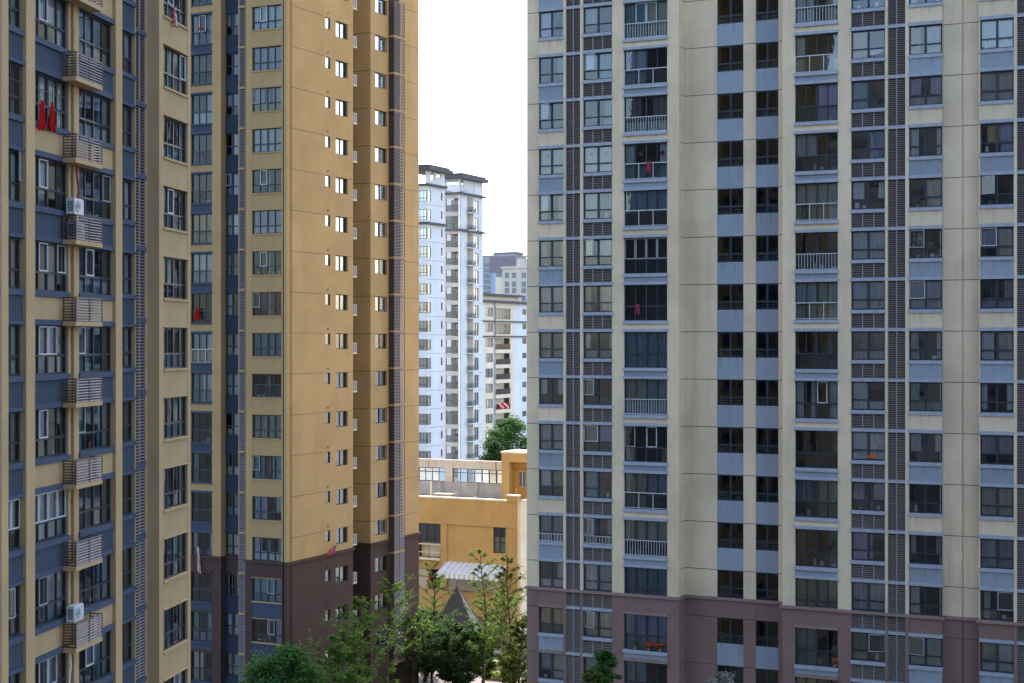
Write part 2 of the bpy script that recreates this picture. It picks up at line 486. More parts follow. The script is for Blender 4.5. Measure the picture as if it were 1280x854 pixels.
def window(F, name, u, d, zb, w_, h, cols=2, trans=.35, frame='frame_dark', gl='glass', curtain=.8, opts=None):
    """one window (its frame mesh) with glass, curtain, sash, railing, sticker as sub-parts"""
    opts = opts or {}
    trf = trans
    key = ('fr', q(w_), q(h), cols, trf, frame)
    fo = F.put(name, cached(key, lambda: frame_mesh(w_, h, cols, trf, frame)), u, d, zb)
    sd = RW.randrange(4)
    obj('glass', cached(('gl', q(w_), q(h), cols, trf, gl, sd), lambda: glass_mesh(w_, h, cols, trf, gl, sd + int(w_ * 100))), fo)
    def cur(a, b_, z0, z1, col):
        k = ('cu', q(a), q(b_), q(z0), q(z1), sd)
        o = obj('curtain', cached(k, lambda: curtain_mesh(a, b_, z0, z1, sd + 10)), fo)
        o.material_slots[0].link = 'OBJECT'; o.material_slots[0].material = M[col]
    if 'cur' in opts:
        for a, b_, z0, z1, col in opts['cur']: cur(a * w_, b_ * w_, z0 * h, z1 * h, 'cloth_' + col)
    elif RW.random() < curtain:
        c, c2 = RW.choices(CUR, CW)[0], RW.choices(CUR, CW)[0]
        k = RW.random()
        z0 = .03 if RW.random() < .7 else (trans or .3) * h
        if k < .25: cur(.03, w_ - .03, z0, h - .04, c)
        elif k < .40: cur(.03, w_ * RW.choice((.3, .48)), z0, h - .04, c)
        elif k < .55: cur(w_ * RW.choice((.52, .7)), w_ - .03, z0, h - .04, c)
        elif k < .78:
            a = RW.choice((.2, .28, .36)); cur(.03, w_ * a, z0, h - .04, c); cur(w_ * (1 - a * RW.choice((1, 1, .6))), w_ - .03, z0, h - .04, c)
        else: cur(.03, w_ * .5, z0, h - .04, c); cur(w_ * .5, w_ - .03, .03 if RW.random() < .6 else .36 * h, h - .04, c2)
        if RW.random() < .35: cur(.05, w_ - .05, .04, h * RW.choice((.3, .38)), c2)
    if name in ('casement_window', 'balcony_window') and RW.random() < .5:
        def clut():
            r = random.Random(sd * 7 + int(w_ * 31)); b = MB(); x = r.uniform(.1, .4)
            while x < w_ - .3:
                ww, hh = r.uniform(.08, .3), r.uniform(.1, .42)
                b.box(x, x + ww, .30, .30 + ww * .6, .03, .03 + hh, r.choice(('clutter_box', 'clutter_warm', 'clutter_pale', 'clutter_pale', 'clutter_plum', 'frame_dark')))
                x += ww + r.uniform(.05, .6)
            return b.mesh('window_clutter')
        obj('window_clutter', cached(('ct', q(w_), sd), clut), fo)
    if name == 'casement_window' and cols == 2 and not opts and RW.random() < .09:
        opts = dict(open=[(0, 'L')] if RW.random() < .6 else [(1, 'R')])
    if name == 'casement_window' and cols == 4 and not opts and RW.random() < .45:
        opts = dict(sash=[(RW.randrange(4), RW.choice(('frame_grey', 'frame_white')))])
    zt = h * trans if trans else .05
    for i, mat in opts.get('sash', []):
        cw = w_ / cols
        o = obj('sash', cached(('sa', q(cw), q(h - zt), mat), lambda: sash_mesh(cw - .04, h - zt - .07, mat)), fo, (i * cw + .02, 0, zt + .03))
    for i, side in opts.get('open', []):
        cw = w_ / cols
        o = obj('sash', cached(('so', q(cw), q(h - zt), side), lambda: sash_mesh((cw - .05), h - zt - .07, 'frame_grey', 'glass')), fo)
        if side == 'L': o.location = (i * cw + .02, -.02, zt + .03); o.rotation_euler.z = -RW.uniform(.15, .5)
        else: o.location = ((i + 1) * cw - .02, -.02, zt + .03); o.rotation_euler.z = math.pi + RW.uniform(.15, .5)
    rl = opts.get('rail')
    if rl == 'bars': obj('railing', cached(('rb', q(w_)), lambda: bars_mesh(w_, .95, 'frame_white', .17)), fo, (0, 0, .03))
    elif rl == 'dark': obj('railing', cached(('rd', q(w_)), lambda: bars_mesh(w_, .9, 'rail_dark', .13)), fo, (0, 0, .03))
    elif rl == 'glass': obj('railing', cached(('rg', q(w_)), lambda: glassrail_mesh(w_, .95, 'frame_white')), fo, (0, 0, .02))
    elif rl == 'low': obj('railing', cached(('rlo', q(w_)), lambda: bars_mesh(w_, .5, 'frame_white', .2)), fo, (0, 0, .03))
    elif rl == 'inner':
        def inner():
            b = MB()
            for z in (.12, .26, .40, .54): b.box(.04, w_ - .04, .16, .18, z, z + .035, 'frame_grey')
            for x in (.3, .75): b.box(w_ * x - .02, w_ * x + .02, .162, .19, .03, .57, 'frame_grey')
            b.box(w_ * .52, w_ * .97, .12, .125, .62, h - .08, 'dark_void')  # black sheet behind the right pane, stands in for the unlit room
            return b.mesh('railing')
        obj('railing', cached(('in', q(w_)), inner), fo)
    elif rl == 'cage':
        def cage():
            b = MB()
            for i in range(10): b.box(w_ * i / 9 - .008, w_ * i / 9 + .008, -.10, -.084, 0, h, 'rail_dark')
            for i in range(4): b.box(0, w_, -.104, -.08, h * i / 3 - .01, h * i / 3 + .012, 'rail_dark')
            return b.mesh('railing')
        obj('railing', cached(('cg', q(w_), q(h)), cage), fo)
    for x, z, r in opts.get('sticker', []):
        b = MB()
        b.face([(x * w_ + r * .75 * math.cos(t * math.pi / 6), .075, z * h + r * .75 * math.sin(t * math.pi / 6)) for t in range(12)], 'sticker_red')
        obj('sticker', b, fo)
    return fo

def band(b, F, u0, u1, d, z0, z1, mat, thick=.3, proud=0.0): b.box(u0, u1, d - proud, d + thick, z0, z1, mat)

def sill_mesh(w_, h, mat, proud): 
    b = MB(); b.box(-.03, w_ + .03, -proud, .16, 0, h, mat); return b.mesh('sill')

def interior(F, u0, u1, z0, z1, rows, parts_u, d0=.36, d1=2.2, mat='interior'):
    b = MB()
    b.box(u0, u1, d1, d1 + .15, z0, z1, mat)
    for n in rows: b.box(u0, u1, d0, d1 - .01, T(n) + .25, T(n) + .42, mat)
    for u in parts_u: b.box(u - .05, u + .05, d0, d1 - .012, z0, z1, mat)
    F.put('interior', b)

TOP = 108.0
ZB = T(-5) - 1.66          # top of the painted base
EVEN = lambda n: n % 2 == 0
# ------------------------------------------------------------------ ground
b = MB(); b.face([(-3000, -400, 0), (3000, -400, 0), (3000, 5000, 0), (-3000, 5000, 0)], 'ground')
tag(obj('ground', b), kind='structure')
b = MB(); b.face([(-14, 104, .004), (6, 104, .004), (6, 146, .004), (-14, 146, .004)], 'paving')
tag(obj('path', b), kind='structure')

# ------------------------------------------------------------------ unseen block added behind the camera to cut low sky and darken reflections
nb = empty('apartment_tower', 'unseen dark slate block added behind the viewpoint to dim light and reflections', 'apartment tower', (4.5, -8.0, 0), E1)
FN = Facade(nb, (4.5, -8.0), E1 + math.pi)
b = MB()
b.box(-60, 60, .3, 14, 0, 60, 'slate_wall')
for k in range(-14, 15): b.box(k * 4.1 - .9, k * 4.1 + .9, 0, .29, 0, 60, 'slate_wall')
FN.put('wall', b)
b = MB()
for n in range(20): b.box(-60, 60, .05, .295, n * 2.9 + 1.0, n * 2.9 + 2.2, 'slate_panel')
FN.put('spandrel_panel', b)

# ================================================================== RIGHT TOWER
RY = F_PX * ST / 56.93
RO = ((658.5 - 640) / F_PX * RY, RY)
rt = empty('apartment_tower', 'wide beige apartment tower on the right with blue grey panels and mauve base', 'apartment tower', (RO[0], RO[1], 0), E1)
FR = Facade(rt, RO, E1)
DB, DD = 1.15, .45         # how far the stair bay and the plain strip are set back
wall, base, trim = MB(), MB(), MB()
def pier(x0, x1, d=0.0, u0=None, u1=None, joints=False, proud=0.0, thick=.34):
    a = FR.px(x0, d) if u0 is None else u0
    c = FR.px(x1, d) if u1 is None else u1
    wall.box(a, c, d - proud, d + thick, ZB, TOP, 'beige'); base.box(a, c, d - proud, d + thick, 0, ZB, 'mauve')
    if joints:
        for n in range(-9, 22): wall.box(a + .002, c - .002, d - proud - .004, d, T(n) - .018, T(n) + .018, 'joint')
    return a, c
uL = FR.px(672.3)
pier(658.5, 0, .12, u1=uL, joints=True)
xs = {}
def colx(k, x0, x1, d=0.0): xs[k] = (FR.px(x0, d), FR.px(x1, d)); return xs[k]
colx('c1', 673.2, 704.3); colx('l1', 707.3, 725.3); colx('c2', 728.8, 765); colx('c3', 779.7, 834)
colx('c4', 896.3, 929.3, DB); colx('c5', 944.6, 973, DB)
colx('c6', 993.6, 1047.3); colx('c7', 1063.8, 1106.3); colx('l2', 1109.6, 1131.8); colx('c8', 1136, 1177); colx('c9', 1225, 1267.3); colx('l3', 1271, 1302)
uA = FR.px(848.5); uC = FR.px(978); uD0 = FR.px(1178); uE = FR.px(1223.5); uEnd = FR.px(1330)
wall.box(uL, xs['c1'][0], 0, .34, ZB, TOP, 'beige'); base.box(uL, xs['c1'][0], 0, .34, 0, ZB, 'mauve')
for a, c in (('c1', 'l1'), ('l1', 'c2'), ('c2', 'c3')): pier(0, 0, 0, xs[a][1], xs[c][0], proud=.03 if a != 'c2' else 0)
pier(0, 0, 0, xs['c3'][1], uA)
wall.box(uA - .3, uA, .36, DB + .34, ZB, TOP, 'beige'); base.box(uA - .3, uA, .36, DB + .34, 0, ZB, 'mauve')   # return wall
for n in range(-9, 12): wall.box(uA, uA + .004, .36, DB, T(n) - .018, T(n) + .018, 'joint')
uBe = uC
pier(0, 0, DB, uA + .006, xs['c4'][0], joints=True)
pier(0, 0, DB, xs['c4'][1], xs['c5'][0], joints=True)
pier(0, 0, DB, xs['c5'][1], uBe - .01, joints=True)
wall.box(uC, uC + .25, .36, DB + .3, ZB, TOP, 'beige'); base.box(uC, uC + .25, .36, DB + .3, 0, ZB, 'mauve')
pier(0, 0, 0, uC, xs['c6'][0]); pier(0, 0, 0, xs['c6'][1], xs['c7'][0])
pier(0, 0, 0, xs['c7'][1], xs['l2'][0], proud=.03); pier(0, 0, 0, xs['l2'][1], xs['c8'][0], proud=.03)
wall.box(uD0 - .2, uD0, .36, DD + .3, ZB, TOP, 'beige'); base.box(uD0 - .2, uD0, .36, DD + .3, 0, ZB, 'mauve')
um = FR.px(1203, DD)
pier(0, 0, DD, uD0 + .006, um - .02, joints=True); pier(0, 0, DD + .07, um - .02, um + .06); pier(0, 0, DD, um + .06, uE - .006, joints=True)
pier(0, 0, 0, uE, xs['c9'][0]); pier(0, 0, 0, xs['c9'][1], xs['l3'][0], proud=.03); pier(0, 0, 0, xs['l3'][1], uEnd, proud=.02)
RN = range(-7, 9)
zlo = T(-8) + .19
for k in ('c1', 'c2', 'c7', 'c8', 'c9', 'c3', 'c6', 'l1', 'l2', 'l3', 'c4', 'c5'):
    d = DB if k in ('c4', 'c5') else 0
    a, c = xs[k]
    wall.box(a + .002, c - .002, d + .02, d + .3, T(8) + .19, TOP - .01, 'beige'); base.box(a + .002, c - .002, d + .02, d + .3, .01, zlo, 'mauve')
# body behind the front
wall.box(FR.px(658.5, .12) + .01, FR.px(658.5, .12) + .3, .5, 15, ZB, TOP, 'beige'); base.box(FR.px(658.5, .12) + .01, FR.px(658.5, .12) + .3, .5, 15, 0, ZB, 'mauve')
wall.box(uEnd - .3, uEnd - .01, .5, 15, 0, TOP, 'beige')
wall.box(FR.px(658.5, .12) + .31, uEnd - .31, 14.7, 15, 0, TOP - .02, 'beige')
wall.box(FR.px(658.5, .12) + .32, uEnd - .32, 1.6, 14.69, TOP - .4, TOP - .03, 'beige')
FR.put('wall', wall); FR.put('base_wall', base)
def cor(u0, u1, d): trim.box(u0, u1, d - .13, d + .02, ZB - .17, ZB, 'mauve_ledge')
cor(FR.px(658.5, .12) - .1, uL - .13, .12); cor(uL - .12, uA + .12, 0); trim.box(uA + .003, uA + .13, .03, DB - .14, ZB - .168, ZB - .002, 'mauve_ledge')
cor(uA + .01, uC - .14, DB); cor(uC - .13, uD0 + .12, 0); cor(uD0 + .125, uE - .135, DD); cor(uE - .13, uEnd, 0)
FR.put('cornice', trim)
interior(FR, FR.px(660, .3), uA - .32, 0, TOP - .5, range(-9, 10), [FR.px(x, 1.0) for x in (726, 772)], d0=.5, d1=2.6)
interior(FR, uA - .31, uC - .02, 0, TOP - .5, range(-9, 10), [FR.px(937, 1.6)], d0=1.55, d1=3.4)
interior(FR, uC + .26, uD0 - .21, 0, TOP - .5, range(-9, 10), [FR.px(x, 1.0) for x in (1055, 1108, 1134)], d0=.5, d1=2.6)
interior(FR, uE, uEnd - .4, 0, TOP - .5, range(-9, 10), [FR.px(1269, 1.0)], d0=.5, d1=2.6)

RAIL = {'c3': {7: 'bars', 6: 'glass', 5: 'bars', 4: 'glass', 3: 'glass', 2: None, 1: None, 0: None, -1: 'bars', -2: None, -3: 'glass', -4: 'bars', -5: None, -6: None, -7: None, 8: 'bars'},
        'c6': {8: None, 7: 'bars', 6: 'glass', 5: 'dark', 4: 'dark', 3: 'glass', 2: 'bars', 1: 'glass', 0: 'dark', -1: None, -2: None, -3: 'dark', -4: None, -5: None, -6: 'dark', -7: None}}
OPT = {
    ('c1', 7): dict(cur=[(.05, .46, .05, .95, 'lilac'), (.88, .98, .05, .95, 'gold')]),
    ('c1', 5): dict(open=[(0, 'L')]), ('c1', 4): dict(sticker=[(.33, .75, .13)], cur=[(.03, .97, .03, .97, 'white')]),
    ('c1', -4): dict(rail='low'), ('c2', -4): dict(rail='low', open=[(0, 'L')]),
    ('c2', 4): dict(sticker=[(.25, .72, .12), (.75, .72, .12)], cur=[(.03, .97, .03, .97, 'white')]),
    ('c2', 7): dict(cur=[(.05, .48, .3, .95, 'sage')], open=[]), ('c2', 2): dict(open=[(0, 'L')]), ('c2', -6): dict(open=[(0, 'L')], cur=[(.03, .97, .03, .97, 'cream')]),
    ('c2', -5): dict(cur=[(.03, .45, .03, .97, 'white'), (.4, .5, .03, .97, 'cream'), (.52, .97, .03, .97, 'slate')]),
    ('c2', -1): dict(open=[(0, 'L')]), ('c2', 1): dict(cur=[(.03, .22, .03, .97, 'cream'), (.6, .97, .03, .97, 'cream')]),
    ('c2', -2): dict(sash=[(0, 'frame_white')]),
    ('c3', 4): dict(sticker=[(.36, .72, .2), (.86, .72, .2)]),
    ('c3', 2): dict(sash=[(i, 'frame_grey') for i in range(4)]),
    ('c3', 0): dict(cur=[(.02, .98, .02, .98, 'slate')]), ('c3', -5): dict(cur=[(.02, .98, .02, .98, 'slate')]),
    ('c3', 7): dict(sash=[(1, 'frame_white'), (2, 'frame_white')]), ('c3', -2): dict(sash=[(0, 'frame_grey'), (2, 'frame_white')], cur=[(0, .2, 0, .4, 'cream'), (.85, 1, 0, .4, 'gold')]),
    ('c6', 7): dict(cur=[(.02, .42, .02, .95, 'white'), (.7, .98, .02, .6, 'cream')]),
    ('c6', -4): dict(cur=[(.02, .3, .02, .95, 'brown')]), ('c6', -5): dict(cur=[(.02, .98, .02, .98, 'sage')]),
    ('c6', -1): dict(cur=[(.02, .18, .02, .98, 'white'), (.35, .45, .02, .98, 'white'), (.8, .98, .02, .98, 'white')], sash=[(2, 'frame_white')]),
    ('c7', 6): dict(cur=[(.03, .5, .03, .97, 'gold'), (.52, .98, .03, .4, 'white')]), ('c7', 2): dict(cur=[(.03, .97, .03, .97, 'white')]),
    ('c7', 1): dict(cur=[(.03, .97, .03, .97, 'grey')]), ('c7', -2): dict(cur=[(.03, .97, .03, .97, 'white')]), ('c7', -4): dict(cur=[(.03, .6, .03, .97, 'lilac')]),
    ('c7', -5): dict(cur=[(.03, .97, .03, .97, 'white')]), ('c7', -6): dict(open=[(1, 'R')], cur=[(.03, .5, .03, .97, 'sage')]),
    ('c8', 6): dict(cur=[(.03, .35, .03, .97, 'gold'), (.5, .9, .03, .97, 'cream')]), ('c8', 2): dict(open=[(0, 'L')]), ('c8', 1): dict(cur=[(.03, .97, .03, .97, 'grey')], sash=[(0, 'frame_white')]),
    ('c8', -6): dict(open=[(0, 'L')]),
    ('c9', 6): dict(cur=[(.03, .97, .03, .97, 'white')]), ('c9', 5): dict(cur=[(.03, .97, .03, .97, 'cream')]), ('c9', 4): dict(cur=[(.2, .6, .3, .97, 'gold'), (.6, .97, .03, .97, 'lilac')]),
    ('c9', 2): dict(sash=[(0, 'frame_white')], cur=[(.03, .48, .3, .97, 'lilac'), (.5, .97, .03, .97, 'cream')]), ('c9', 1): dict(rail='cage'),
    ('c9', 0): dict(cur=[(.5, .97, .03, .97, 'cream'), (.03, .4, .03, .97, 'white')]),
    ('c9', -1): dict(cur=[(.03, .2, .1, .97, 'white'), (.78, .97, .1, .97, 'white')]),
    ('c9', -4): dict(cur=[(.03, .5, .03, .97, 'white'), (.5, .97, .03, .97, 'grey')]),
    ('c9', -5): dict(open=[(1, 'R')], cur=[(.1, .28, .03, .97, 'sage')]),
}
def case_col(F, k, rows, h, rec, panel, ledge, sill_h=.20, lin_h=.19, cols=2, trans=.35, x=None, d=0.0, wname='casement_window', pname='spandrel_panel',
             base_rows=None, base_ledge=None, base_panel=None, opt=None, curtain=.85, gl='glass', basefirst=-5, louvre=None, lproud=.07, lintel=True, sill=True, over=None):
    """one stack of windows with sill, lintel and the panel under each"""
    a, c = x; w_ = c - a
    for n in rows:
        z1 = T(n); z0 = z1 - h
        inb = n < basefirst
        led = base_ledge if (inb and base_ledge) else ledge
        o = dict((opt or {}).get((k, n), {}))
        if over: o.update(over(n) or {})
        fo = window(F, wname, a, d + rec, z0, w_, h, cols, trans, gl=gl, curtain=curtain, opts=o)
        if sill and n != basefirst:
            obj('sill', cached(('si', q(w_), q(sill_h), ledge), lambda: sill_mesh(w_, sill_h, ledge, rec + lproud)), fo, (0, 0, -sill_h - .002))
        if lintel:
            obj('lintel', cached(('li', q(w_), q(lin_h), led), lambda: sill_mesh(w_, lin_h, led, rec + lproud)), fo, (0, 0, h + .002))
        pz1 = z0 - (sill_h + .004 if sill else .002)
        if n == basefirst: pz1 = ZB - .004
        pz0 = T(n - 1) + (lin_h + .004 if lintel else .002)
        pm = panel(n)
        if base_panel and n <= basefirst: pm = base_panel(n)
        if louvre:
            F.put('louvre_panel', cached(('lp', q(w_), q(pz1 - pz0), louvre), lambda: louvre_mesh(w_ - .004, pz1 - pz0, louvre, 3, .105)), a + .002, d + .05, pz0)
        else:
            def pan():
                b = MB(); b.box(.002, w_ - .002, .012, .3, 0, pz1 - pz0, pm); return b.mesh('panel')
            F.put(pname, cached(('pa', q(w_), q(pz1 - pz0), pm), pan), a, d, pz0)

par = lambda n: 'blue_panel' if EVEN(n) else 'beige_panel'
bp = lambda n: 'mauve' if n == -5 else 'blue_panel'
for k in ('c1', 'c8', 'c9'):
    case_col(FR, k, RN, 1.66, .12, par, 'blue_ledge', x=xs[k], opt=OPT, base_ledge='mauve_ledge' if k == 'c1' else None, base_panel=bp)
for k in ('c2', 'c7'):
    case_col(FR, k, RN, 1.66, .12, par, 'blue_ledge', x=xs[k], opt=OPT, louvre='louvre')
for k in ('c3', 'c6'):
    case_col(FR, k, RN, 2.21, .16, par, 'blue_ledge', .20, .17, 4, .40, x=xs[k], opt=OPT, wname='balcony_window', pname='balcony_apron', base_ledge='mauve_ledge', base_panel=bp,
             over=lambda n, k=k: dict(rail=RAIL[k].get(n)), curtain=.75, lproud=.12, gl='glass_dark')
for k in ('c4', 'c5'):
    case_col(FR, k, RN, 1.57, .10, lambda n: 'blue_panel', 'blue_ledge', 0, 0, 2, .30, x=xs[k], d=DB, wname='stair_window', curtain=.0, lintel=False, sill=False, gl='glass_stair', over=lambda n: dict(rail='inner'),
             base_panel=lambda n: 'mauve' if n == -5 else 'blue_panel')
for k in ('l1', 'l2', 'l3'):
    a, c = xs[k]; w_ = c - a
    for n in RN:
        z0 = T(n - 1) + .19; hh = ST - .19 - .004
        FR.put('louvre_screen', cached(('ls', q(w_)), lambda: louvre_mesh(w_ - .004, hh, 'louvre', 2, .105, 'blue_ledge', .186)), a + .002, .05, z0)

# ================================================================== MIDDLE TOWER
TY = F_PX * ST / 51.5
TO = ((359 - 640) / F_PX * TY, TY)
mt = empty('apartment_tower', 'tan apartment tower left of the sky gap with brown base and plain side wall', 'apartment tower', (TO[0], TO[1], 0), E1)
FT = Facade(mt, TO, E1); FS = Facade(mt, TO, E2)
wall, base, trim = MB(), MB(), MB()
def pr(F, u0, u1, d, mat='tan', joints=False, proud=0, wl=None, bs=None, thick=.34):
    (wl or wall).box(u0, u1, d - proud, d + thick, ZB, TOP, mat); (bs or base).box(u0, u1, d - proud, d + thick, 0, ZB, 'brown_base')
    if joints:
        for n in range(-9, 12): (wl or wall).box(u0 + .002, u1 - .002, d - proud - .004, d, T(n) - .014, T(n) + .014, 'joint')
d1, d2 = .5, 1.05
t = {}
t['a'] = (FT.px(238.5, d1), FT.px(264.9, d1)); t['b'] = (FT.px(281.6, d2), FT.px(297.8, d2)); t['l'] = (FT.px(298.4, .3), FT.px(306.6, .3)); t['w'] = (FT.px(315, 0), FT.px(351.6, 0))
uTL = FT.px(205, d1); ub = FT.px(276, d1); uw = FT.px(307.2, 0); uwe = t['w'][1] + .12
pr(FT, uTL, t['a'][0], d1); pr(FT, t['a'][1], ub, d1)
wall.box(ub - .3, ub, d1 + .36, d2 + .3, ZB, TOP, 'tan'); base.box(ub - .3, ub, d1 + .36, d2 + .3, 0, ZB, 'brown_base')
pr(FT, ub + .01, t['b'][0], d2); pr(FT, t['b'][1], uw + .05, d2)
pr(FT, uw, t['w'][0], 0)
wall.box(uw, uw + .25, .36, d2 - .01, ZB, TOP, 'tan'); base.box(uw, uw + .25, .36, d2 - .01, 0, ZB, 'brown_base')
pr(FT, t['w'][1], uwe, 0)
pr(FT, uwe + .004, 0, .28)
TR = range(-8, 10)
for k, d in (('a', d1), ('b', d2), ('w', 0)):
    a, c = t[k]
    wall.box(a + .002, c - .002, d + .02, d + .3, T(9) + .19, TOP - .01, 'tan'); base.box(a + .002, c - .002, d + .02, d + .3, .01, T(-9) + .19, 'brown_base')
FT.put('wall', wall); FT.put('base_wall', base)
trim.box(uTL, ub + .1, d1 - .12, d1 + .02, ZB - .17, ZB, 'brown_base'); trim.box(ub + .11, uw - .11, d2 - .12, d2 + .02, ZB - .17, ZB, 'brown_base')
trim.box(uw - .1, uwe + .1, -.12, .02, ZB - .17, ZB, 'brown_base'); trim.box(uwe + .11, .11, .16, .3, ZB - .17, ZB, 'brown_base')
# side wall: first part, notch, second part
sw, sb, st_ = MB(), MB(), MB()
v1, v2, v3 = FS.px(441.3), FS.px(463.2), FS.px(523.6)
sx = {'s': (FS.px(406.6), FS.px(412.8)), 'm': (FS.px(419.7), FS.px(434.7)), 'e': (FS.px(469), FS.px(483.9))}
def side(u0, u1, joints=True): pr(FS, u0, u1, 0, 'tan_side_lit', joints, wl=sw, bs=sb)
side(.345, sx['s'][0] - .2); side(sx['s'][0] - .2, sx['s'][0], False); side(sx['s'][1], sx['m'][0], False); side(sx['m'][1], v1); side(v2, sx['e'][0]); side(sx['e'][1], v3)
sw.box(.001, .344, 0, .27, ZB, TOP, 'tan_side_lit'); sb.box(.001, .344, 0, .27, 0, ZB, 'brown_base')
def holes(u0, u1, h):
    """solid wall between the small openings"""
    for n in range(-8, 11):
        z0, z1 = T(n - 1) + .001, T(n) - h
        if n == 10: z1 = TOP - .01
        if n == -8: z0 = .01
        if z0 < ZB < z1: sb.box(u0, u1, .001, .34, z0, ZB, 'brown_base'); sw.box(u0, u1, .001, .34, ZB, z1, 'tan_side_lit')
        elif z1 <= ZB: sb.box(u0, u1, .001, .34, z0, z1, 'brown_base')
        else: sw.box(u0, u1, .001, .34, z0, z1, 'tan_side_lit')
holes(*sx['s'], .84); holes(*sx['m'], 1.17); holes(*sx['e'], 1.17)
# notch walls
DN = 3.2
for m_, bx in ((sw, (ZB, TOP, 'tan_side_lit')), (sb, (0, ZB, 'brown_base'))):
    m_.box(v1 - .3, v1 - .001, .345, DN, *bx); m_.box(v2, v2 + .3, .345, DN, *bx); m_.box(v1 + .001, v2 - .001, DN, DN + .3, *bx)
    m_.box(v3 - .3, v3 - .001, .345, 13, *bx)
for n in range(-9, 12): sw.box(v2 - .004, v2, .01, DN, T(n) - .018, T(n) + .018, 'joint')
sw.box(.4, v3 - .31, 1.6, 13, TOP - .4, TOP - .02, 'tan_side_lit'); sw.box(.4, v3 - .31, 13, 13.3, 0, TOP, 'tan_side_lit')
FS.put('side_wall', sw); FS.put('side_base_wall', sb)
ub0, ub1 = FS.px(492.5, -.5), FS.px(505.8, -.5)
for u0, u1 in ((-.12, v1 + .1), (v2 - .1, ub0 - .02)): st_.box(u0, u1, -.13, .01, ZB - .2, ZB, 'brown_base')
b = MB(); b.box(ub1 + .02, v3 + .12, -.13, .01, ZB - .2, ZB, 'brown_base'); FS.put('cornice', b)
st_.box(v2 - .12, v2 - .003, .012, DN, ZB - .2, ZB, 'brown_base')
FT.put('cornice', trim); FS.put('cornice', st_)
interior(FT, uTL, -.4, 0, TOP - .5, range(-9, 10), [FT.px(x, 1.0) for x in (272, 311)], d0=1.42, d1=3.0)
interior(FS, .7, v1 - .35, 0, TOP - .5, range(-9, 10), [FS.px(415, .8)], d1=1.9, mat='interior_pale')
interior(FS, v2 + .35, v3 - .35, 0, TOP - .5, range(-9, 10), [], d1=1.9, mat='interior_pale')
TOPT = {('a', 0): dict(cur=[(.05, .33, .1, .97, 'white'), (.36, .64, .1, .97, 'grey'), (.68, .97, .1, .97, 'white')]), ('a', -1): dict(rail='bars'), ('a', 8): dict(sash=[(1, 'frame_white')]),
        ('w', 8): dict(cur=[(.03, .97, .03, .97, 'white')], sash=[(1, 'frame_white')]), ('w', 7): dict(cur=[(.03, .97, .03, .97, 'lilac')]),
        ('w', 0): dict(cur=[(.03, .97, .03, .97, 'slate')]), ('w', 5): dict(cur=[(.03, .97, .03, .97, 'white')]), ('w', -4): dict(cur=[(.03, .5, .03, .97, 'lilac'), (.7, .97, .3, .97, 'white')]),
        ('w', 2): dict(sash=[(1, 'frame_white')]), ('w', -1): dict(rail='dark')}
npar = lambda n: 'navy_panel' if EVEN(n) else 'tan'
case_col(FT, 'a', TR, 2.17, .14, npar, 'navy_ledge', .08, .14, 3, .42, x=t['a'], d=d1, wname='balcony_window', pname='balcony_apron', opt=TOPT, base_ledge='brown_base',
         base_panel=lambda n: 'brown_base' if n == -5 else 'navy_panel', over=lambda n: dict(rail=RW.choice(('dark', 'dark', None, 'glass' if n % 5 == 0 else 'dark'))), curtain=.7, gl='glass_shade')
case_col(FT, 'b', TR, 1.62, .08, lambda n: 'navy_shaded', 'navy_shaded', .04, .04, 2, .42, x=t['b'], d=d2, opt=TOPT, base_panel=lambda n: 'brown_base' if n == -5 else 'navy_shaded', curtain=.9, lproud=.03, gl='glass_shade')
case_col(FT, 'w', TR, 1.66, .10, lambda n: 'tan', 'tan', .09, .04, 4, .34, x=t['w'], d=0, opt=TOPT, base_panel=lambda n: 'brown_base' if n == -5 else 'navy_panel', curtain=.68, lproud=.05, basefirst=-5, gl='glass_shade')
for n in TR:
    w_ = t['l'][1] - t['l'][0]
    FT.put('louvre_screen', cached(('lt', 1), lambda: louvre_mesh(w_, ST - .15, 'louvre_pale', 1, .13, 'tan', .146)), t['l'][0], .3, T(n) + .25 - ST)
for k, h, cols in (('s', .84, 1), ('m', 1.17, 2), ('e', 1.17, 2)):
    a, c = sx[k]
    for n in TR:
        o = {}
        if k == 'e' and n not in (2, 0, -6): o = dict(cur=[(.55, .97, .03, .97, RW.choice(('slate', 'grey', 'white')))], sash=[(1, 'frame_grey')] if RW.random() < .6 else [])
        window(FS, {'s': 'vent_window', 'm': 'side_window', 'e': 'side_window'}[k], a + .003, .05 if k == 's' else .16, T(n) - h + .002, c - a - .006, h - .004, cols, 0, gl='glass_side', curtain=.5, opts=o)
def duct(z):
    b = MB(); b.tube([(0, .0, 0), (0, -.05, 0)], [.06, .06], 'joint', 8); return b.mesh('vent_cap')
for n in TR: FS.put('vent_cap', cached(('vc',), lambda: duct(0)), (sx['s'][0] + sx['s'][1]) / 2, 0, T(n) + .33)
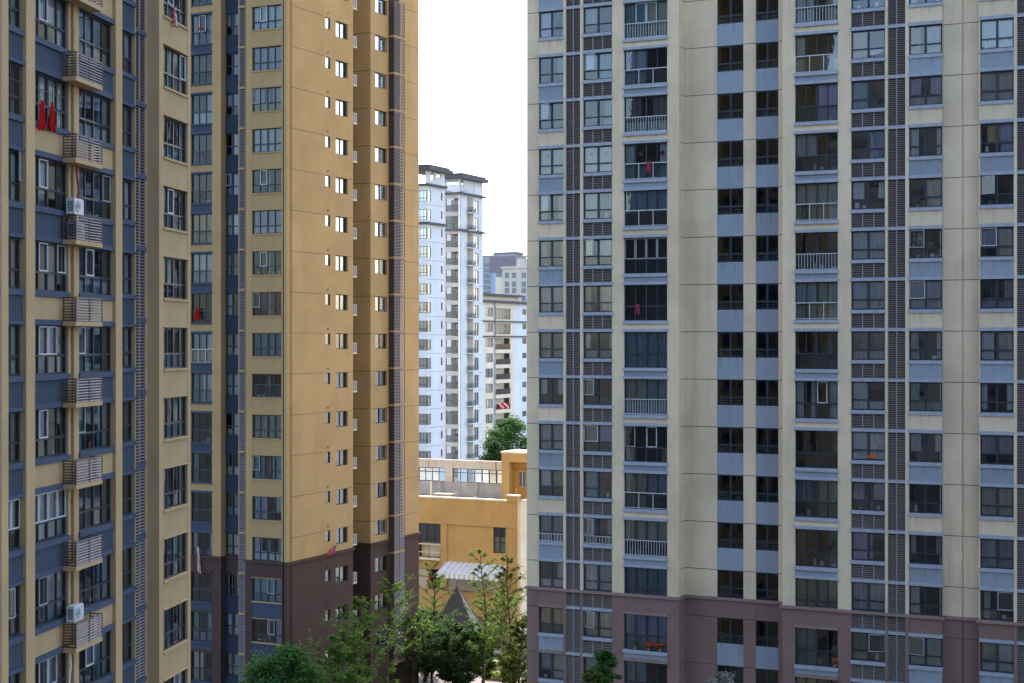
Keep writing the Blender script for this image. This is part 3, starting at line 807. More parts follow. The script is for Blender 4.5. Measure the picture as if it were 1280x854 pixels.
# the louvred air-conditioner stack on the side wall, one cage per storey
def cage_mesh(w_, p, h, front, sidem, slab, step=.115, slab_h=.14):
    b = MB()
    b.box(0, w_, -p, -.004, 0, slab_h, slab)
    z = slab_h + .02
    while z < h - .03:
        b.slat(.03, w_ / 2 - .02, -p, -p + .05, z, z + .03, .022, front); b.slat(w_ / 2 + .02, w_ - .03, -p, -p + .05, z, z + .03, .022, front)
        b.slat(0, .05, 0, 0, 0, 0, 0, front) if False else None
        b.box(.004, .034, -p + .04, -.02, z, z + .045, sidem); b.box(w_ - .034, w_ - .004, -p + .04, -.02, z, z + .045, sidem)
        z += step
    for x in (0, w_ / 2 - .02, w_ - .04): b.box(x, x + .04, -p - .004, -p + .034, slab_h, h, sidem)
    for x in (0, w_ - .04): b.box(x, x + .04, -.05, -.006, slab_h, h, sidem)
    b.box(.05, w_ - .05, -p - .002, -p + .032, h - .03, h + .005, sidem)
    return b.mesh('air_conditioner_cage')
for n in TR: FS.put('louvre_cage', cached(('cage_t',), lambda: cage_mesh(ub1 - ub0, .52, ST - .02, 'louvre_mid', 'louvre_brown', 'tan')), ub0, 0, T(n) + .12 - ST)
bk = MB(); bk.box(ub0 + .05, ub1 - .05, -.02, -.003, 0, TOP - .1, 'dark_void'); FS.put('louvre_shade_backing', bk)  # near-black sheet over the wall, stands in for shade inside the cages
# small railed ledges on the near wall of the notch
def ledge_rail():
    b = MB(); b.box(0, .62, 0, .9, 0, .1, 'cream')
    for i in range(8): b.box(.58, .61, .02 + i * .11, .045 + i * .11, .1, .85, 'frame_white')
    for z in (.3, .55, .82): b.box(.575, .615, .01, .89, z, z + .03, 'frame_white')
    b.box(0, .57, .015, .04, .82, .85, 'frame_white')
    for i in range(5): b.box(.05 + i * .12, .075 + i * .12, .012, .037, .1, .82, 'frame_white')
    return b.mesh('railed_ledge')
for n in TR: FS.put('railed_ledge', cached(('lr',), ledge_rail), v1, .02, T(n) - 1.55)

# ================================================================== LEFT TOWER
LA = R_(90 - 8.31)
LY = F_PX * ST / 106.5
LO = ((39.5 - 640) / F_PX * LY, LY)
lt = empty('apartment_tower', 'nearest tan apartment tower at the left edge with navy panels and louvred air conditioner boxes', 'apartment tower', (LO[0], LO[1], 0), LA)
FL = Facade(lt, LO, LA)
wall = MB()
def lp(u0, u1, d=0.0, proud=.12, thick=.3): wall.box(u0, u1, d - proud, d + thick, 0, TOP, 'tan_left')
lx = {'c0': (FL.px(6.3), FL.px(24.5, .12)), 'c1': (FL.px(39.6), FL.px(82.3, .1)), 'c2': (FL.px(98.8), FL.px(138, .1)), 'c3': (FL.px(149.3), FL.px(164.5, .1)),
      'lo': (FL.px(168.2), FL.px(182.2, 0)), 'c4': (FL.px(204.5, -.5), FL.px(232.4, -.42))}
ue = FL.px(238.3, -.5)
lp(FL.px(-60), FL.px(-12), 0, .0); lp(FL.px(2.6, -.12), lx['c0'][0]); lp(lx['c0'][1], lx['c1'][0]); lp(lx['c1'][1], lx['c2'][0], 0, 0); lp(lx['c2'][1], lx['c3'][0]); lp(lx['c3'][1], lx['lo'][0], 0, .05)
u4 = lx['c4'][0] - (FL.px(204.5, -.5) - FL.px(199, -.5))
lp(lx['lo'][1], u4, 0, 0); wall.box(u4, u4 + .3, -.5, -.002, 0, TOP, 'tan_left'); wall.box(u4 + .302, lx['c4'][0], -.5, -.2, 0, TOP, 'tan_left')
wall.box(lx['c4'][1], ue, -.5, -.2, 0, TOP, 'tan_left'); wall.box(ue - .3, ue, -.198, .3, 0, TOP, 'tan_left'); wall.box(ue - .3, ue, .301, 9, 0, TOP, 'slate_panel')  # unseen end wall, darkened to keep tan out of the right tower's glass
wall.box(FL.px(-12), FL.px(2.6, -.12) - .002, .05, .3, 0, TOP, 'tan_left')
LN = range(-5, 6)
for k, d in (('c0', 0), ('c1', 0), ('c2', 0), ('c3', 0), ('c4', -.5), ('lo', 0)):
    a, c = lx[k]
    wall.box(a + .002, c - .002, d + .02, d + .28, T(5) + .19, TOP - .01, 'tan_left'); wall.box(a + .002, c - .002, d + .02, d + .28, .01, T(-6) + .19, 'tan_left')
wall.box(FL.px(-60), ue - .31, 8.7, 9, 0, TOP - .02, 'slate_panel'); wall.box(FL.px(-60), ue - .31, 1.5, 8.69, TOP - .4, TOP - .03, 'tan_left')
wall.box(FL.px(-60) - .3, FL.px(-60) - .002, 0, 9, 0, TOP, 'tan_left')
FL.put('wall', wall)
interior(FL, FL.px(-12), ue - .4, 0, TOP - .5, range(-7, 8), [FL.px(x, .6) for x in (33, 90, 144, 190)], d0=.34, d1=2.0, mat='interior_pale')
LOPT = {
    ('c1', 4): dict(sash=[(1, 'frame_white')], cur=[(.25, .75, .38, .97, 'lilac'), (.76, .97, .03, .97, 'slate')]), ('c1', 3): dict(rail='cage', cur=[(.4, .97, .03, .97, 'white')]),
    ('c1', 2): dict(sash=[(1, 'frame_white')], cur=[(.03, .3, .03, .97, 'white'), (.35, .6, .3, .97, 'white')]), ('c1', 1): dict(sash=[(1, 'frame_white'), (3, 'frame_white')], cur=[(.2, .35, .4, .97, 'sage'), (.5, .75, .03, .97, 'grey')]),
    ('c1', 0): dict(sash=[(1, 'frame_white'), (2, 'frame_white')], cur=[(.03, .97, .03, .97, 'slate')]), ('c1', -1): dict(sash=[(1, 'frame_white')], cur=[(.25, .5, .35, .97, 'lilac')]),
    ('c1', -2): dict(sash=[(i, 'frame_white') for i in range(4)], cur=[(.03, .97, .03, .97, 'grey')]), ('c1', -3): dict(sash=[(1, 'frame_grey')], cur=[(.5, .97, .03, .97, 'grey')]),
    ('c1', -4): dict(sash=[(1, 'frame_white'), (2, 'frame_white')], cur=[(.05, .25, .03, .97, 'teal'), (.5, .74, .03, .97, 'lilac')]),
    ('c0', -2): dict(sash=[(0, 'frame_white'), (1, 'frame_white')], cur=[(.03, .97, .3, .97, 'white')]), ('c0', 3): dict(rail='cage'), ('c0', 2): dict(open=[(1, 'R')]), ('c0', 4): dict(cur=[(.03, .97, .03, .97, 'teal')]),
    ('c2', -4): dict(sash=[(1, 'frame_white')], cur=[(.3, .7, .35, .97, 'lilac'), (.7, .95, .03, .97, 'teal')]),
    ('c3', -3): dict(cur=[(.2, .8, .35, .97, 'slate')]), ('c3', 3): dict(cur=[(.2, .9, .03, .97, 'slate')]),
}
lpar = lambda n: 'navy_panel' if EVEN(n) else 'tan_left'
case_col(FL, 'c1', LN, 1.72, .10, lpar, 'navy_ledge', .2, .19, 4, .38, x=lx['c1'], opt=LOPT, gl='glass_left', basefirst=-99, curtain=.95)
case_col(FL, 'c2', LN, 1.72, .10, lpar, 'navy_ledge', .2, .19, 4, .38, x=lx['c2'], opt=LOPT, gl='glass_left', basefirst=-99, curtain=.95)
case_col(FL, 'c0', LN, 1.72, .12, lambda n: 'navy_panel', 'navy_ledge', .2, .12, 2, .38, x=lx['c0'], opt=LOPT, gl='glass_left', basefirst=-99)
case_col(FL, 'c3', LN, 1.62, .10, lambda n: 'navy_panel', 'navy_ledge', .17, .10, 2, .38, x=lx['c3'], opt=LOPT, gl='glass_left', basefirst=-99)
case_col(FL, 'c4', LN, 1.70, .10, lambda n: 'tan_left', 'tan_left', .09, .03, 4, .36, x=lx['c4'], d=-.5, opt=LOPT, gl='glass_left', basefirst=-99, curtain=1.0, lproud=.06)
w_lo = lx['lo'][1] - lx['lo'][0]
for n in LN:
    FL.put('louvre_screen', cached(('ll',), lambda: louvre_mesh(w_lo, ST - .19, 'louvre_mid', 2, .13, 'navy_ledge', .186)), lx['lo'][0], .03, T(n) + .36 - ST)
bu0, bu1 = FL.px(92.3, -.5), FL.px(125.5, -.5)
CAGE_H = 1.04
for n in LN: FL.put('air_conditioner_cage', cached(('cage_l',), lambda: cage_mesh(bu1 - bu0, .5, CAGE_H, 'louvre_pale', 'louvre_brown', 'tan_left', .1, .16)), bu0, -.082, T(n) - .02)
b = MB(); up = FL.px(91.5, -.06)
b.tube([(up, -.07, 0), (up, -.07, TOP - 1)], [.055, .055], 'pipe_tan', 8)
for n in LN: b.box(up - .09, up + .09, -.10, -.001, T(n) - .5, T(n) - .46, 'pipe_tan')
FL.put('drain_pipe', b)
b = MB(); u9 = FL.px(1.0, -.16)
b.tube([(u9, -.14, 0), (u9, -.14, TOP - 1)], [.06, .06], 'pipe_tan', 8); FL.put('drain_pipe', b)

# ------------------------------------------------------------------ things on the left tower
def ac_unit(name, label, p, rz):
    r = empty(name, label, 'air conditioner', p, rz, 'outdoor air conditioners on the left tower')
    b = MB(); b.box(0, .8, 0, .3, 0, .55, 'frame_white')
    b.box(.02, .78, .02, .28, .55, .57, 'frame_white'); b.box(.06, .16, .03, .27, -.03, 0, 'rail_dark'); b.box(.64, .74, .03, .27, -.03, 0, 'rail_dark')
    obj('casing', b, r)
    g = MB()
    for k in range(1, 5):
        rr = .052 * k
        g.tube([(.3 + rr * math.cos(a * math.pi / 10), -.012, .28 + rr * math.sin(a * math.pi / 10)) for a in range(21)], [.006] * 21, 'frame_grey', 4)
    for a in range(6): g.box(.3 - .003, .3 + .003, -.016, -.008, .06, .5, 'frame_grey') if a == 0 else None
    g.box(.08, .52, -.016, -.008, .277, .283, 'frame_grey')
    obj('fan_grille', g, r)
    s_ = MB()
    for k in range(7): s_.box(-.006, -.001, .05, .25, .1 + k * .055, .13 + k * .055, 'rail_dark')
    obj('side_vent', s_, r)
    c = MB(); c.box(.6, .72, -.004, -.001, .42, .48, 'frame_grey'); obj('badge', c, r)
    return r
def at(F, x, d, z): return F.world(F.px(x, d), d, z)
ac_unit('air_conditioner', 'white outdoor unit standing on top of a louvred box, red pipes above it', FL.world(bu0 + .04, -.5, T(1) + CAGE_H + .02), LA)
ac_unit('air_conditioner', 'white outdoor unit inside a louvred box, below another white unit', FL.world(bu0 + .12, -.5, T(1) + .20), LA)
ac_unit('air_conditioner', 'white outdoor unit on the lowest louvred box, white hose hanging below', FL.world(bu0 + .04, -.5, T(-4) + CAGE_H + .02), LA)
b = MB()
for k in (0, .09): b.tube([(up + .12 + k, -.16, T(1) + CAGE_H + .5), (up + .16 + k, -.18, T(1) + CAGE_H + 1.0), (up + .10 + k * .5, -.14, T(1) + CAGE_H + 1.55), (up + .12 + k, -.12, T(1) + CAGE_H + 1.85)], [.03] * 4, 'pipe_red', 6)
o = FL.put('refrigerant_pipe', b); o.parent = None
o.location = FL.world(0, 0, 0); o.rotation_euler = (0, 0, LA)
tag(o, 'pair of dark red pipes running up from the white outdoor unit', 'pipe')
b = MB(); zz = T(-4) - .05
b.tube([(bu0 + .15, -.3, zz), (bu0 + .17, -.32, zz - .5), (bu0 + .02, -.3, zz - 1.1), (bu0 + .08, -.25, zz - 1.7), (bu0 + .05, -.2, zz - 3)], [.028] * 5, 'pipe_white', 6)
o = obj('drain_hose', b, None, FL.world(0, 0, 0), LA); tag(o, 'thin white drain hose hanging below the lowest louvred box', 'hose')

def hanging(name, label, cat, p, rz, w0, w1, h, mats, seed=1, group=None, stripes=False, lean=0.0):
    """gathered cloth: narrow top w0, wide bottom w1"""
    r = random.Random(seed); b = MB(); b.sm = True
    n, m_ = 22, 9
    for k in mats: b.mi(k)
    for j in range(m_ + 1):
        t_ = j / m_; ww = w0 + (w1 - w0) * t_ ** .8
        for i in range(n + 1):
            s_ = i / n - .5
            b.v.append((s_ * ww + lean * t_, .05 * math.sin(i * 1.7 + seed) * (.4 + t_) + .02 * r.uniform(-1, 1), -h * t_ - (.10 * math.sin(i * .55 + seed) + .05 * math.sin(i * 1.7)) * h * t_ ** 3))
    for j in range(m_):
        for i in range(n):
            a = j * (n + 1) + i
            b.f.append((a, a + n + 1, a + n + 2, a + 1)); b.m.append((i // 3) % len(mats) if stripes else (0 if len(mats) == 1 else (1 if (i * 7 + j * 3) % 9 == 0 else 0)))
    o = obj(name, b, None, p, rz); tag(o, label, cat, group); return o
for x, w1, s_, lab in ((53, .38, 1, 'bright red cloth hanging outside a window, left one of a pair'), (65, .42, 4, 'bright red cloth hanging outside a window, right one of a pair')):
    hanging('hanging_cloth', lab, 'cloth', FL.world(FL.px(x, -.16), -.16, FL.zpx(x, 126 if s_ == 1 else 128, -.16)), LA, .16, w1 * 1.15, .92, ['cloth_red'], s_, 'red cloths drying outside the left tower')
hanging('hanging_cloth', 'red and white striped cloth hanging from a window at the top', 'cloth', FL.world(FL.px(218, -.66), -.66, FL.zpx(218, 9, -.66)), LA, .1, .3, .75, ['cloth_pink', 'cloth_white'], 3, stripes=True, lean=.15)
# things on the middle tower
u_ = FT.px(246, d1 - .1)
hanging('hanging_cloth', 'dark red cloth gathered over a balcony rail beside small pots', 'cloth', FT.world(u_, d1 - .06, FT.zpx(246, 385, d1)), E1, .16, .5, .85, ['cloth_red'], 5)
hanging('hanging_cloth', 'pink and white striped cloth hanging down over the brown base', 'cloth', FT.world(FT.px(247, d1 - .2), d1 - .2, FT.zpx(247, 683, d1)), E1, .2, .3, 1.9, ['cloth_pink', 'cloth_white', 'cloth_pink'], 8, stripes=True, lean=.1)
hanging('hanging_cloth', 'pink cloth blown flat against the plain side wall at the edge of the brown base', 'cloth', FS.world(FS.px(420.5, -.16), -.16, FS.zpx(420.5, 681, -.16)), E2, .12, 1.1, .65, ['cloth_pink', 'cloth_white'], 6, lean=-.9)
# ------------------------------------------------------------------ plants in pots
def potted(name, label, p, h, petals, leaves='leaf_broad', pot='terracotta', w0=.35, n=60, group=None, seed=1, w_pot=None):
    r = random.Random(seed)
    t_ = empty(name, label, 'potted plant', p, 0, group)
    b = MB(); wp = w_pot or .12
    k = 10
    lo = [(wp * .75 * math.cos(i * 6.2832 / k), wp * .75 * math.sin(i * 6.2832 / k), 0) for i in range(k)]
    hi = [(wp * math.cos(i * 6.2832 / k), wp * math.sin(i * 6.2832 / k), .2) for i in range(k)]
    for i in range(k): b.face([lo[i], lo[(i + 1) % k], hi[(i + 1) % k], hi[i]], pot)
    b.face(lo[::-1], pot); b.face([(x * .9, y * .9, .18) for x, y, z in hi], 'bark')
    obj('pot', b, t_)
    f = MB()
    for i in range(n):
        a = r.uniform(0, 6.28); rr = w0 * math.sqrt(r.random()); z = .2 + h * r.random()
        c = Vector((rr * math.cos(a), rr * math.sin(a) * .5, z)); s_ = r.uniform(.03, .07)
        d_ = Vector((r.uniform(-1, 1), r.uniform(-1, 1), r.uniform(-.5, 1))).normalized(); e_ = d_.orthogonal().normalized()
        f.face([c - d_ * s_, c + e_ * s_ * .5, c + d_ * s_, c - e_ * s_ * .5], leaves)
    obj('foliage', f, t_)
    if petals:
        g = MB()
        for i in range(n // 2):
            a = r.uniform(0, 6.28); rr = w0 * math.sqrt(r.random()); z = .2 + h * r.uniform(.5, 1.05)
            c = Vector((rr * math.cos(a), rr * math.sin(a) * .5 - .04, z)); s_ = r.uniform(.03, .06)
            d_ = Vector((r.uniform(-1, 1), r.uniform(-.3, .3), r.uniform(-1, 1))).normalized(); e_ = d_.orthogonal().normalized()
            g.face([c - d_ * s_, c + e_ * s_, c + d_ * s_, c - e_ * s_], petals)
        obj('flowers', g, t_)
    return t_
def shelf(F, x, d, n, h): return F.world(F.px(x, d), d, T(n) - h + .02)
for i, (x, lab, pt) in enumerate(((794, 'green potted plant at the left of the flower balcony', None), (811, 'pot of red flowers in the middle of the flower balcony', 'petal_red'), (825, 'pot of red and orange flowers at the right of the flower balcony', 'petal_red'))):
    potted('potted_plant', lab, shelf(FR, x, -.03, -6, 2.21), .55 if i == 0 else .3, pt, seed=i + 3, n=90, group='pots on the flower balcony', w_pot=.1)
potted('potted_plant', 'pot of red flowers at the right end of a balcony window in the mauve base', shelf(FR, 1043.5, -.03, -6, 2.21), .35, 'petal_red', seed=9, w_pot=.1, w0=.18)
potted('potted_plant', 'pot of pink red flowers on a balcony rail near the top of the tan tower', FT.world(FT.px(251, d1 - .1), d1 - .1, FT.zpx(251, 41.5, d1)), .16, 'petal_red', seed=10, w_pot=.09, w0=.25)
hanging('hanging_cloth', 'pinkish red garment hanging at a railed balcony window on the beige tower', 'cloth', FR.world(FR.px(811, .02), .02, FR.zpx(811, 202, 0)), E1, .26, .34, .66, ['cloth_pink'], 12)
hanging('hanging_cloth', 'pink cloth draped low in a dark balcony window of the beige tower', 'cloth', FR.world(FR.px(797, .0), .0, FR.zpx(797, 380, 0)), E1, .2, .38, .6, ['cloth_pink'], 13)
hanging('hanging_cloth', 'orange cloth lying on a window sill above brown louvres', 'cloth', FR.world(FR.px(1090, .0), .0, FR.zpx(1090, 568, 0)), E1, .3, .55, .22, ['cloth_orange'], 14)

# ================================================================== SCHOOL BEHIND THE GAP
KY = 150.0
KO = ((580 - 640) / F_PX * KY, KY)
ks = empty('school_building', 'low yellow school block with a flat roof and cream parapet caps, seen through the gap', 'building', (KO[0], KO[1], 0), E1)
FK = Facade(ks, KO, E1)
u0, u1 = FK.px(490), FK.px(647); uw0, uw1 = FK.px(522.5, .15), FK.px(551.5, .15); ux0, ux1 = FK.px(616.3, .15), FK.px(632, .15); up0, up1 = FK.px(558), FK.px(634)
b = MB()
b.box(u0, u1, 0, .35, 10.25, 12.72, 'yellow')
b.box(u0, up1, -.06, .45, 12.72, 12.88, 'cream'); b.box(up1, u1 + .05, -.08, .5, 12.72, 13.25, 'yellow'); b.box(up1 - .03, u1 + .1, -.12, .56, 13.25, 13.38, 'cream')
b.box(u0, uw0, .15, .4, 6.9, 10.249, 'yellow'); b.box(uw1, up0, .02, .4, 4.2, 10.249, 'yellow')
b.box(up0, ux0, .15, .4, 6.6, 10.249, 'yellow'); b.box(ux0, ux1, .15, .4, 6.6, 7.75, 'yellow'); b.box(ux1, FK.px(633.5), .15, .4, 6.6, 10.249, 'yellow'); b.box(FK.px(633.5), u1, .06, .4, 3.9, 10.249, 'yellow')
b.box(u0, uw1, -.25, .4, 6.72, 6.9, 'cream')
b.box(u0, uw1, .2, .5, 5.8, 6.719, 'yellow'); b.box(up0, FK.px(633.5), .3, .5, 3.9, 6.599, 'shop_wall'); b.box(u0, FK.px(536.5), .3, .5, 3.9, 5.79, 'shop_wall'); b.box(FK.px(551.6), up0 - .01, .42, .6, 3.9, 5.79, 'shop_wall')
b.box(u0, u1, -.35, .5, 1.7, 3.88, 'yellow'); b.box(u0, u1, .6, .8, 0, 1.69, 'shop_wall')
b.box(u0, u1, -.32, .5, 1.45, 1.695, 'terracotta')
FK.put('wall', b)
b = MB(); b.box(u1 + .002, u1 + .3, .0, 12, 0, 12.7, 'cream'); b.box(u1 - .1, u1 + .36, .57, 12, 12.7, 12.86, 'cream')
FK.put('side_wall', b)
b = MB(); b.box(u0, u1, .46, 12, 12.0, 12.2, 'asphalt_roof'); FK.put('roof', b)
b = MB(); b.box(u0, u1 - .1, 2.2, 2.4, 0, 12, 'interior'); FK.put('interior', b)
window(FK, 'window', uw0, .3, 8.35, uw1 - uw0, 1.9, 3, 0, gl='glass_dark', curtain=0)
window(FK, 'window', ux0, .3, 7.76, ux1 - ux0, 2.48, 2, .4, gl='glass', curtain=0, opts=dict(cur=[(.03, .97, .03, .6, 'grey')]))
b = MB(); b.box(uw0, uw1, .02, .1, 8.16, 8.26, 'cream'); b.box(uw0, uw1, .04, .08, 7.4, 7.46, 'cream')
for i in range(3): b.box(uw0 + (uw1 - uw0) * i / 2 - .03, uw0 + (uw1 - uw0) * i / 2 + .03, .03, .09, 6.9, 8.16, 'rail_dark')
b.box(uw0, uw1, .9, 1.0, 6.9, 8.3, 'cream')
FK.put('balcony_railing', b)
ud0, ud1 = FK.px(537, .3), FK.px(551.5, .3)
b = MB(); b.box(ud0, ud1, .5, .56, 3.9, 5.75, 'dark_void'); b.box(ud0 - .1, ud0 + .12, .2, .5, 3.9, 5.78, 'red_paint'); b.box(ud1 - .1, ud1 + .12, .2, .41, 3.9, 5.78, 'red_paint')
FK.put('shop_door', b)
# penthouse with the long window band and the stained wall
tw = empty('rooftop_building', 'rust stained concrete building with a long band of white windows behind the yellow roof', 'building', (FK.world(0, 0, 0).x, FK.world(0, 0, 0).y, 0), E1)
FP = Facade(tw, FK.o, E1); dP = 7.6
a0, a1 = FP.px(490, dP), FP.px(630, dP); m0, m1 = FP.px(556.5, dP), FP.px(565.8, dP)
b = MB(); b.box(a0, a1, dP, dP + .3, 15.0, 15.85, 'rust_concrete'); b.box(m0, m1, dP, dP + .3, 13.61, 15.0, 'rust_concrete'); b.box(a1 - .12, a1, dP, dP + .3, 13.61, 15.0, 'rust_concrete')
b.box(a0, a1, dP + .06, dP + .3, 12.2, 13.6, 'stained_concrete'); b.box(a0 - .1, a1, dP + .31, dP + 1.0, 15.6, 15.8, 'asphalt_roof'); b.box(a1 - .3, a1, dP + .31, dP + 1.0, 0, 15.59, 'rust_concrete')
b.box(a0, a1, dP + .4, dP + 1.0, 13.2, 13.4, 'cream'); b.box(a0, a1, dP + .31, dP + .5, 0, 12.19, 'stained_concrete')
FP.put('wall', b)
for s0, s1, nc in ((a0, m0, 8), (m1, a1 - .12, 7)):
    window(FP, 'window_band', s0 + .003, dP + .1, 13.605, s1 - s0 - .006, 1.39, nc, .70, gl='glass', curtain=0, opts=dict(cur=[(k / nc + .01, (k + .9) / nc, .03, .97, RW.choice(('white', 'white', 'cream'))) for k in range(nc) if RW.random() < .8]))  # pale curtains added to make the panes look bright
# yellow stair house
sh = empty('stair_house', 'yellow box shaped stair house with a deep framed recess on the school roof', 'building', (FK.world(0, 0, 0).x, FK.world(0, 0, 0).y, 0), E1)
FH = Facade(sh, FK.o, E1); dH = 4.6
h0, h1, h2 = FH.px(627, dH), FH.px(636.5, dH), FH.px(664, dH)
b = MB(); b.box(h0, h1, dH, dH + 3.2, 12.2, 16.95, 'yellow'); b.box(h1, h2, dH, dH + 3.2, 16.1, 16.95, 'yellow'); b.box(h0 - .08, h2 + .08, dH - .08, dH + 3.3, 16.95, 17.12, 'cream'); b.box(h2, h2 + .5, dH, dH + 3.2, 12.2, 16.94, 'yellow')
b.box(h1, h2, dH + 1.2, dH + 1.5, 12.2, 13.55, 'yellow_dark'); b.box(h1, h2, dH + 1.2, dH + 1.5, 15.1, 16.09, 'yellow_dark')
hw0, hw1 = FH.px(648, dH + 1.2), FH.px(657.5, dH + 1.2)
b.box(h1, hw0, dH + 1.2, dH + 1.5, 13.551, 15.099, 'yellow_dark'); b.box(hw1, h2, dH + 1.2, dH + 1.5, 13.551, 15.099, 'yellow_dark')
b.box(h1, h2, dH + 2.6, dH + 2.8, 12.2, 16, 'interior')
b.box(h1, h2, dH + .9, dH + 1.19, 15.5, 16.09, 'yellow_dark')
FH.put('wall', b)
window(FH, 'window', hw0 + .003, dH + 1.28, 13.553, hw1 - hw0 - .006, 1.54, 2, 0, frame='frame_white', gl='glass', curtain=0, opts=dict(cur=[(.03, .97, .03, .97, 'grey')]))
# roof clutter
def roof_at(x, d): return FK.world(FK.px(x, d), d, 12.2)
b = MB(); b.box(0, 2.1, 0, 1.1, .42, .52, 'cream'); b.box(.15, 1.95, .15, .95, 0, .419, 'stained_concrete')
tag(obj('roof_hatch', b, None, roof_at(541, 4.2), E1), 'low concrete hatch with a pale flat cover on the school roof', 'hatch')
b = MB(); b.tube([(0, 0, 0), (0, 0, 1.9)], [.09, .08], 'cream', 8); b.box(-.2, .2, -.2, .2, 0, .18, 'cream')
tag(obj('vent_pipe', b, None, roof_at(538.5, 2.2), E1), 'upright cream vent pipe on the school roof', 'pipe')
b = MB(); b.box(0, .3, 0, .3, .35, .62, 'frame_white'); b.tube([(.15, .15, 0), (.15, .15, .35)], [.04, .04], 'rail_dark', 6); b.box(.04, .26, -.02, -.001, .39, .58, 'frame_grey')
tag(obj('flood_lamp', b, None, roof_at(608.5, .9), E1), 'small square white lamp box standing behind the roof edge', 'lamp')
b = MB(); b.box(0, .3, 0, .3, 0, .33, 'frame_white'); b.tube([(.15, .15, .33), (.15, .15, .42), (.22, .1, .48)], [.05, .05, .05], 'frame_grey', 6)
tag(obj('roof_vent', b, None, roof_at(592, 4.5), E1), 'small whitish vent cap on the dark school roof', 'vent')
b = MB(); b.tube([(0, 0, 0), (0, 0, 1.6)], [.03, .02], 'frame_white', 6); b.box(-.08, .08, -.08, .08, 0, .06, 'frame_white')
tag(obj('lightning_rod', b, None, FK.world(FK.px(645, 2.0), 2.0, 12.2), E1), 'thin white rod standing beside the stair house', 'rod')
# awning
aw = empty('awning', 'white scalloped awning over the school terrace', 'awning', FK.world(FK.px(557), 0, 6.5), E1)
wa = FK.px(633) - FK.px(557)
b = MB(); nst = 22
for i in range(nst):
    xa, xb = wa * i / nst, wa * (i + 1) / nst; zz = .05 * (i % 2)
    b.hexa([(xa - .0, -1.9, -.75 + zz * .2), (xb, -1.9, -.75 + zz * .2), (xb, .28, .12 + zz), (xa, .28, .12 + zz), (xa, -1.9, -.71 + zz * .2), (xb, -1.9, -.71 + zz * .2), (xb, .28, .17 + zz), (xa, .28, .17 + zz)], 'awning_blue' if i % 2 else 'awning_grey')
obj('canopy', b, aw)
b = MB(); ns = 25
for i in range(ns):
    xa = wa * i / ns; ww = wa / ns
    pts = [(xa, -1.92, -.72)] + [(xa + ww * k / 6, -1.92 - .05 * math.sin(k / 6 * math.pi), -1.0 - .16 * math.sin(k / 6 * math.pi)) for k in range(7)] + [(xa + ww, -1.92, -.72)]
    b.face(pts, 'awning_white' if i % 2 == 0 else 'awning_grey')
obj('valance', b, aw)
for x in (.05, wa - .05):
    b = MB(); b.tube([(x, .28, -1.0), (x, -1.85, -.8)], [.025, .025], 'frame_grey', 6); obj('arm', b, aw)

# ================================================================== FAR BUILDINGS
def Twh(n): return ZC + (n + .07) * ST
WY = F_PX * ST / 23.3
WO = ((534 - 640) / F_PX * WY, WY)
wt = empty('white_tower', 'tall white apartment block with dark flat roofs and stacked balconies in the gap', 'apartment block', (WO[0], WO[1], 0), E1)
FWa, FWb = Facade(wt, WO, E1), Facade(wt, WO, E2)              # left wing: front and side
VY = F_PX * ST / 22.2
VO = ((575 - 640) / F_PX * VY, VY)
FVa, FVb = Facade(wt, VO, E1), Facade(wt, VO, E2)              # right wing
ztop = ZC + (HY - 213) / F_PX * WY; zroof = ztop + 1.0
b = MB()
aL = FWa.px(505); wcol = (FWa.px(520), -1.15); wb = (.55, FWb.px(538.6))
lwE = FWb.px(556)
NW = range(-6, 9)
zat = Twh(8) + .75
b.box(aL, wcol[0], 0, .3, 0, ztop, 'white_wall'); b.box(wcol[1] + 1.15, 0, 0, .3, 0, .1, 'white_wall')
for n in range(-7, 9):
    z0, z1 = Twh(n) + .001, Twh(n + 1) - 1.7
    if n == -7: z0 = 0
    if n == 8: z1 = zat + .2
    b.box(wcol[0], -.001, 0, .3, z0, z1, 'white_wall')
FWa.put('wall', b)
b = MB()
slot = (FWb.px(551.2), FWb.px(553.2))
for n in range(-7, 9):
    z0, z1 = Twh(n) + .001, Twh(n + 1) - 1.7
    if n == -7: z0 = 0
    if n == 8: z1 = zat
    b.box(.001, wb[1], 0, .3, z0, z1, 'white_wall')
    z1 = Twh(n + 1) - 1.2 if n < 8 else zat
    b.box(slot[0], slot[1], 0, .3, z0, z1, 'white_wall')
    b.box(.002, lwE - .002, -.004, .0, Twh(n) - 2.2, Twh(n) - 2.16, 'joint')
b.box(wb[1], slot[0], 0, .3, 0, zat, 'white_wall'); b.box(slot[1], lwE, 0, .3, 0, zat, 'white_wall')
for p0, p1, zb_ in ((534.02, 539, 0), (539, 543, 1), (543, 546, 0), (546, 551, 1.6), (551, 555.9, 0)):
    b.box(FWb.px(p0), FWb.px(p1), 0, .3, zat, zat + zb_ if zb_ else ztop, 'white_wall')
    if zb_: b.box(FWb.px(p0), FWb.px(p1), .1, .14, zat + zb_, zat + zb_ + .06, 'rail_dark')
b.box(lwE - .3, lwE - .01, .31, 9, 0, zat, 'white_wall')
FWb.put('wall', b)
b = MB(); b.box(aL, -.5, 2.5, 2.7, 0, zat, 'interior'); b.box(aL, -.35, .31, 9, zat - .3, zat - .1, 'white_shaded'); FWa.put('interior', b)
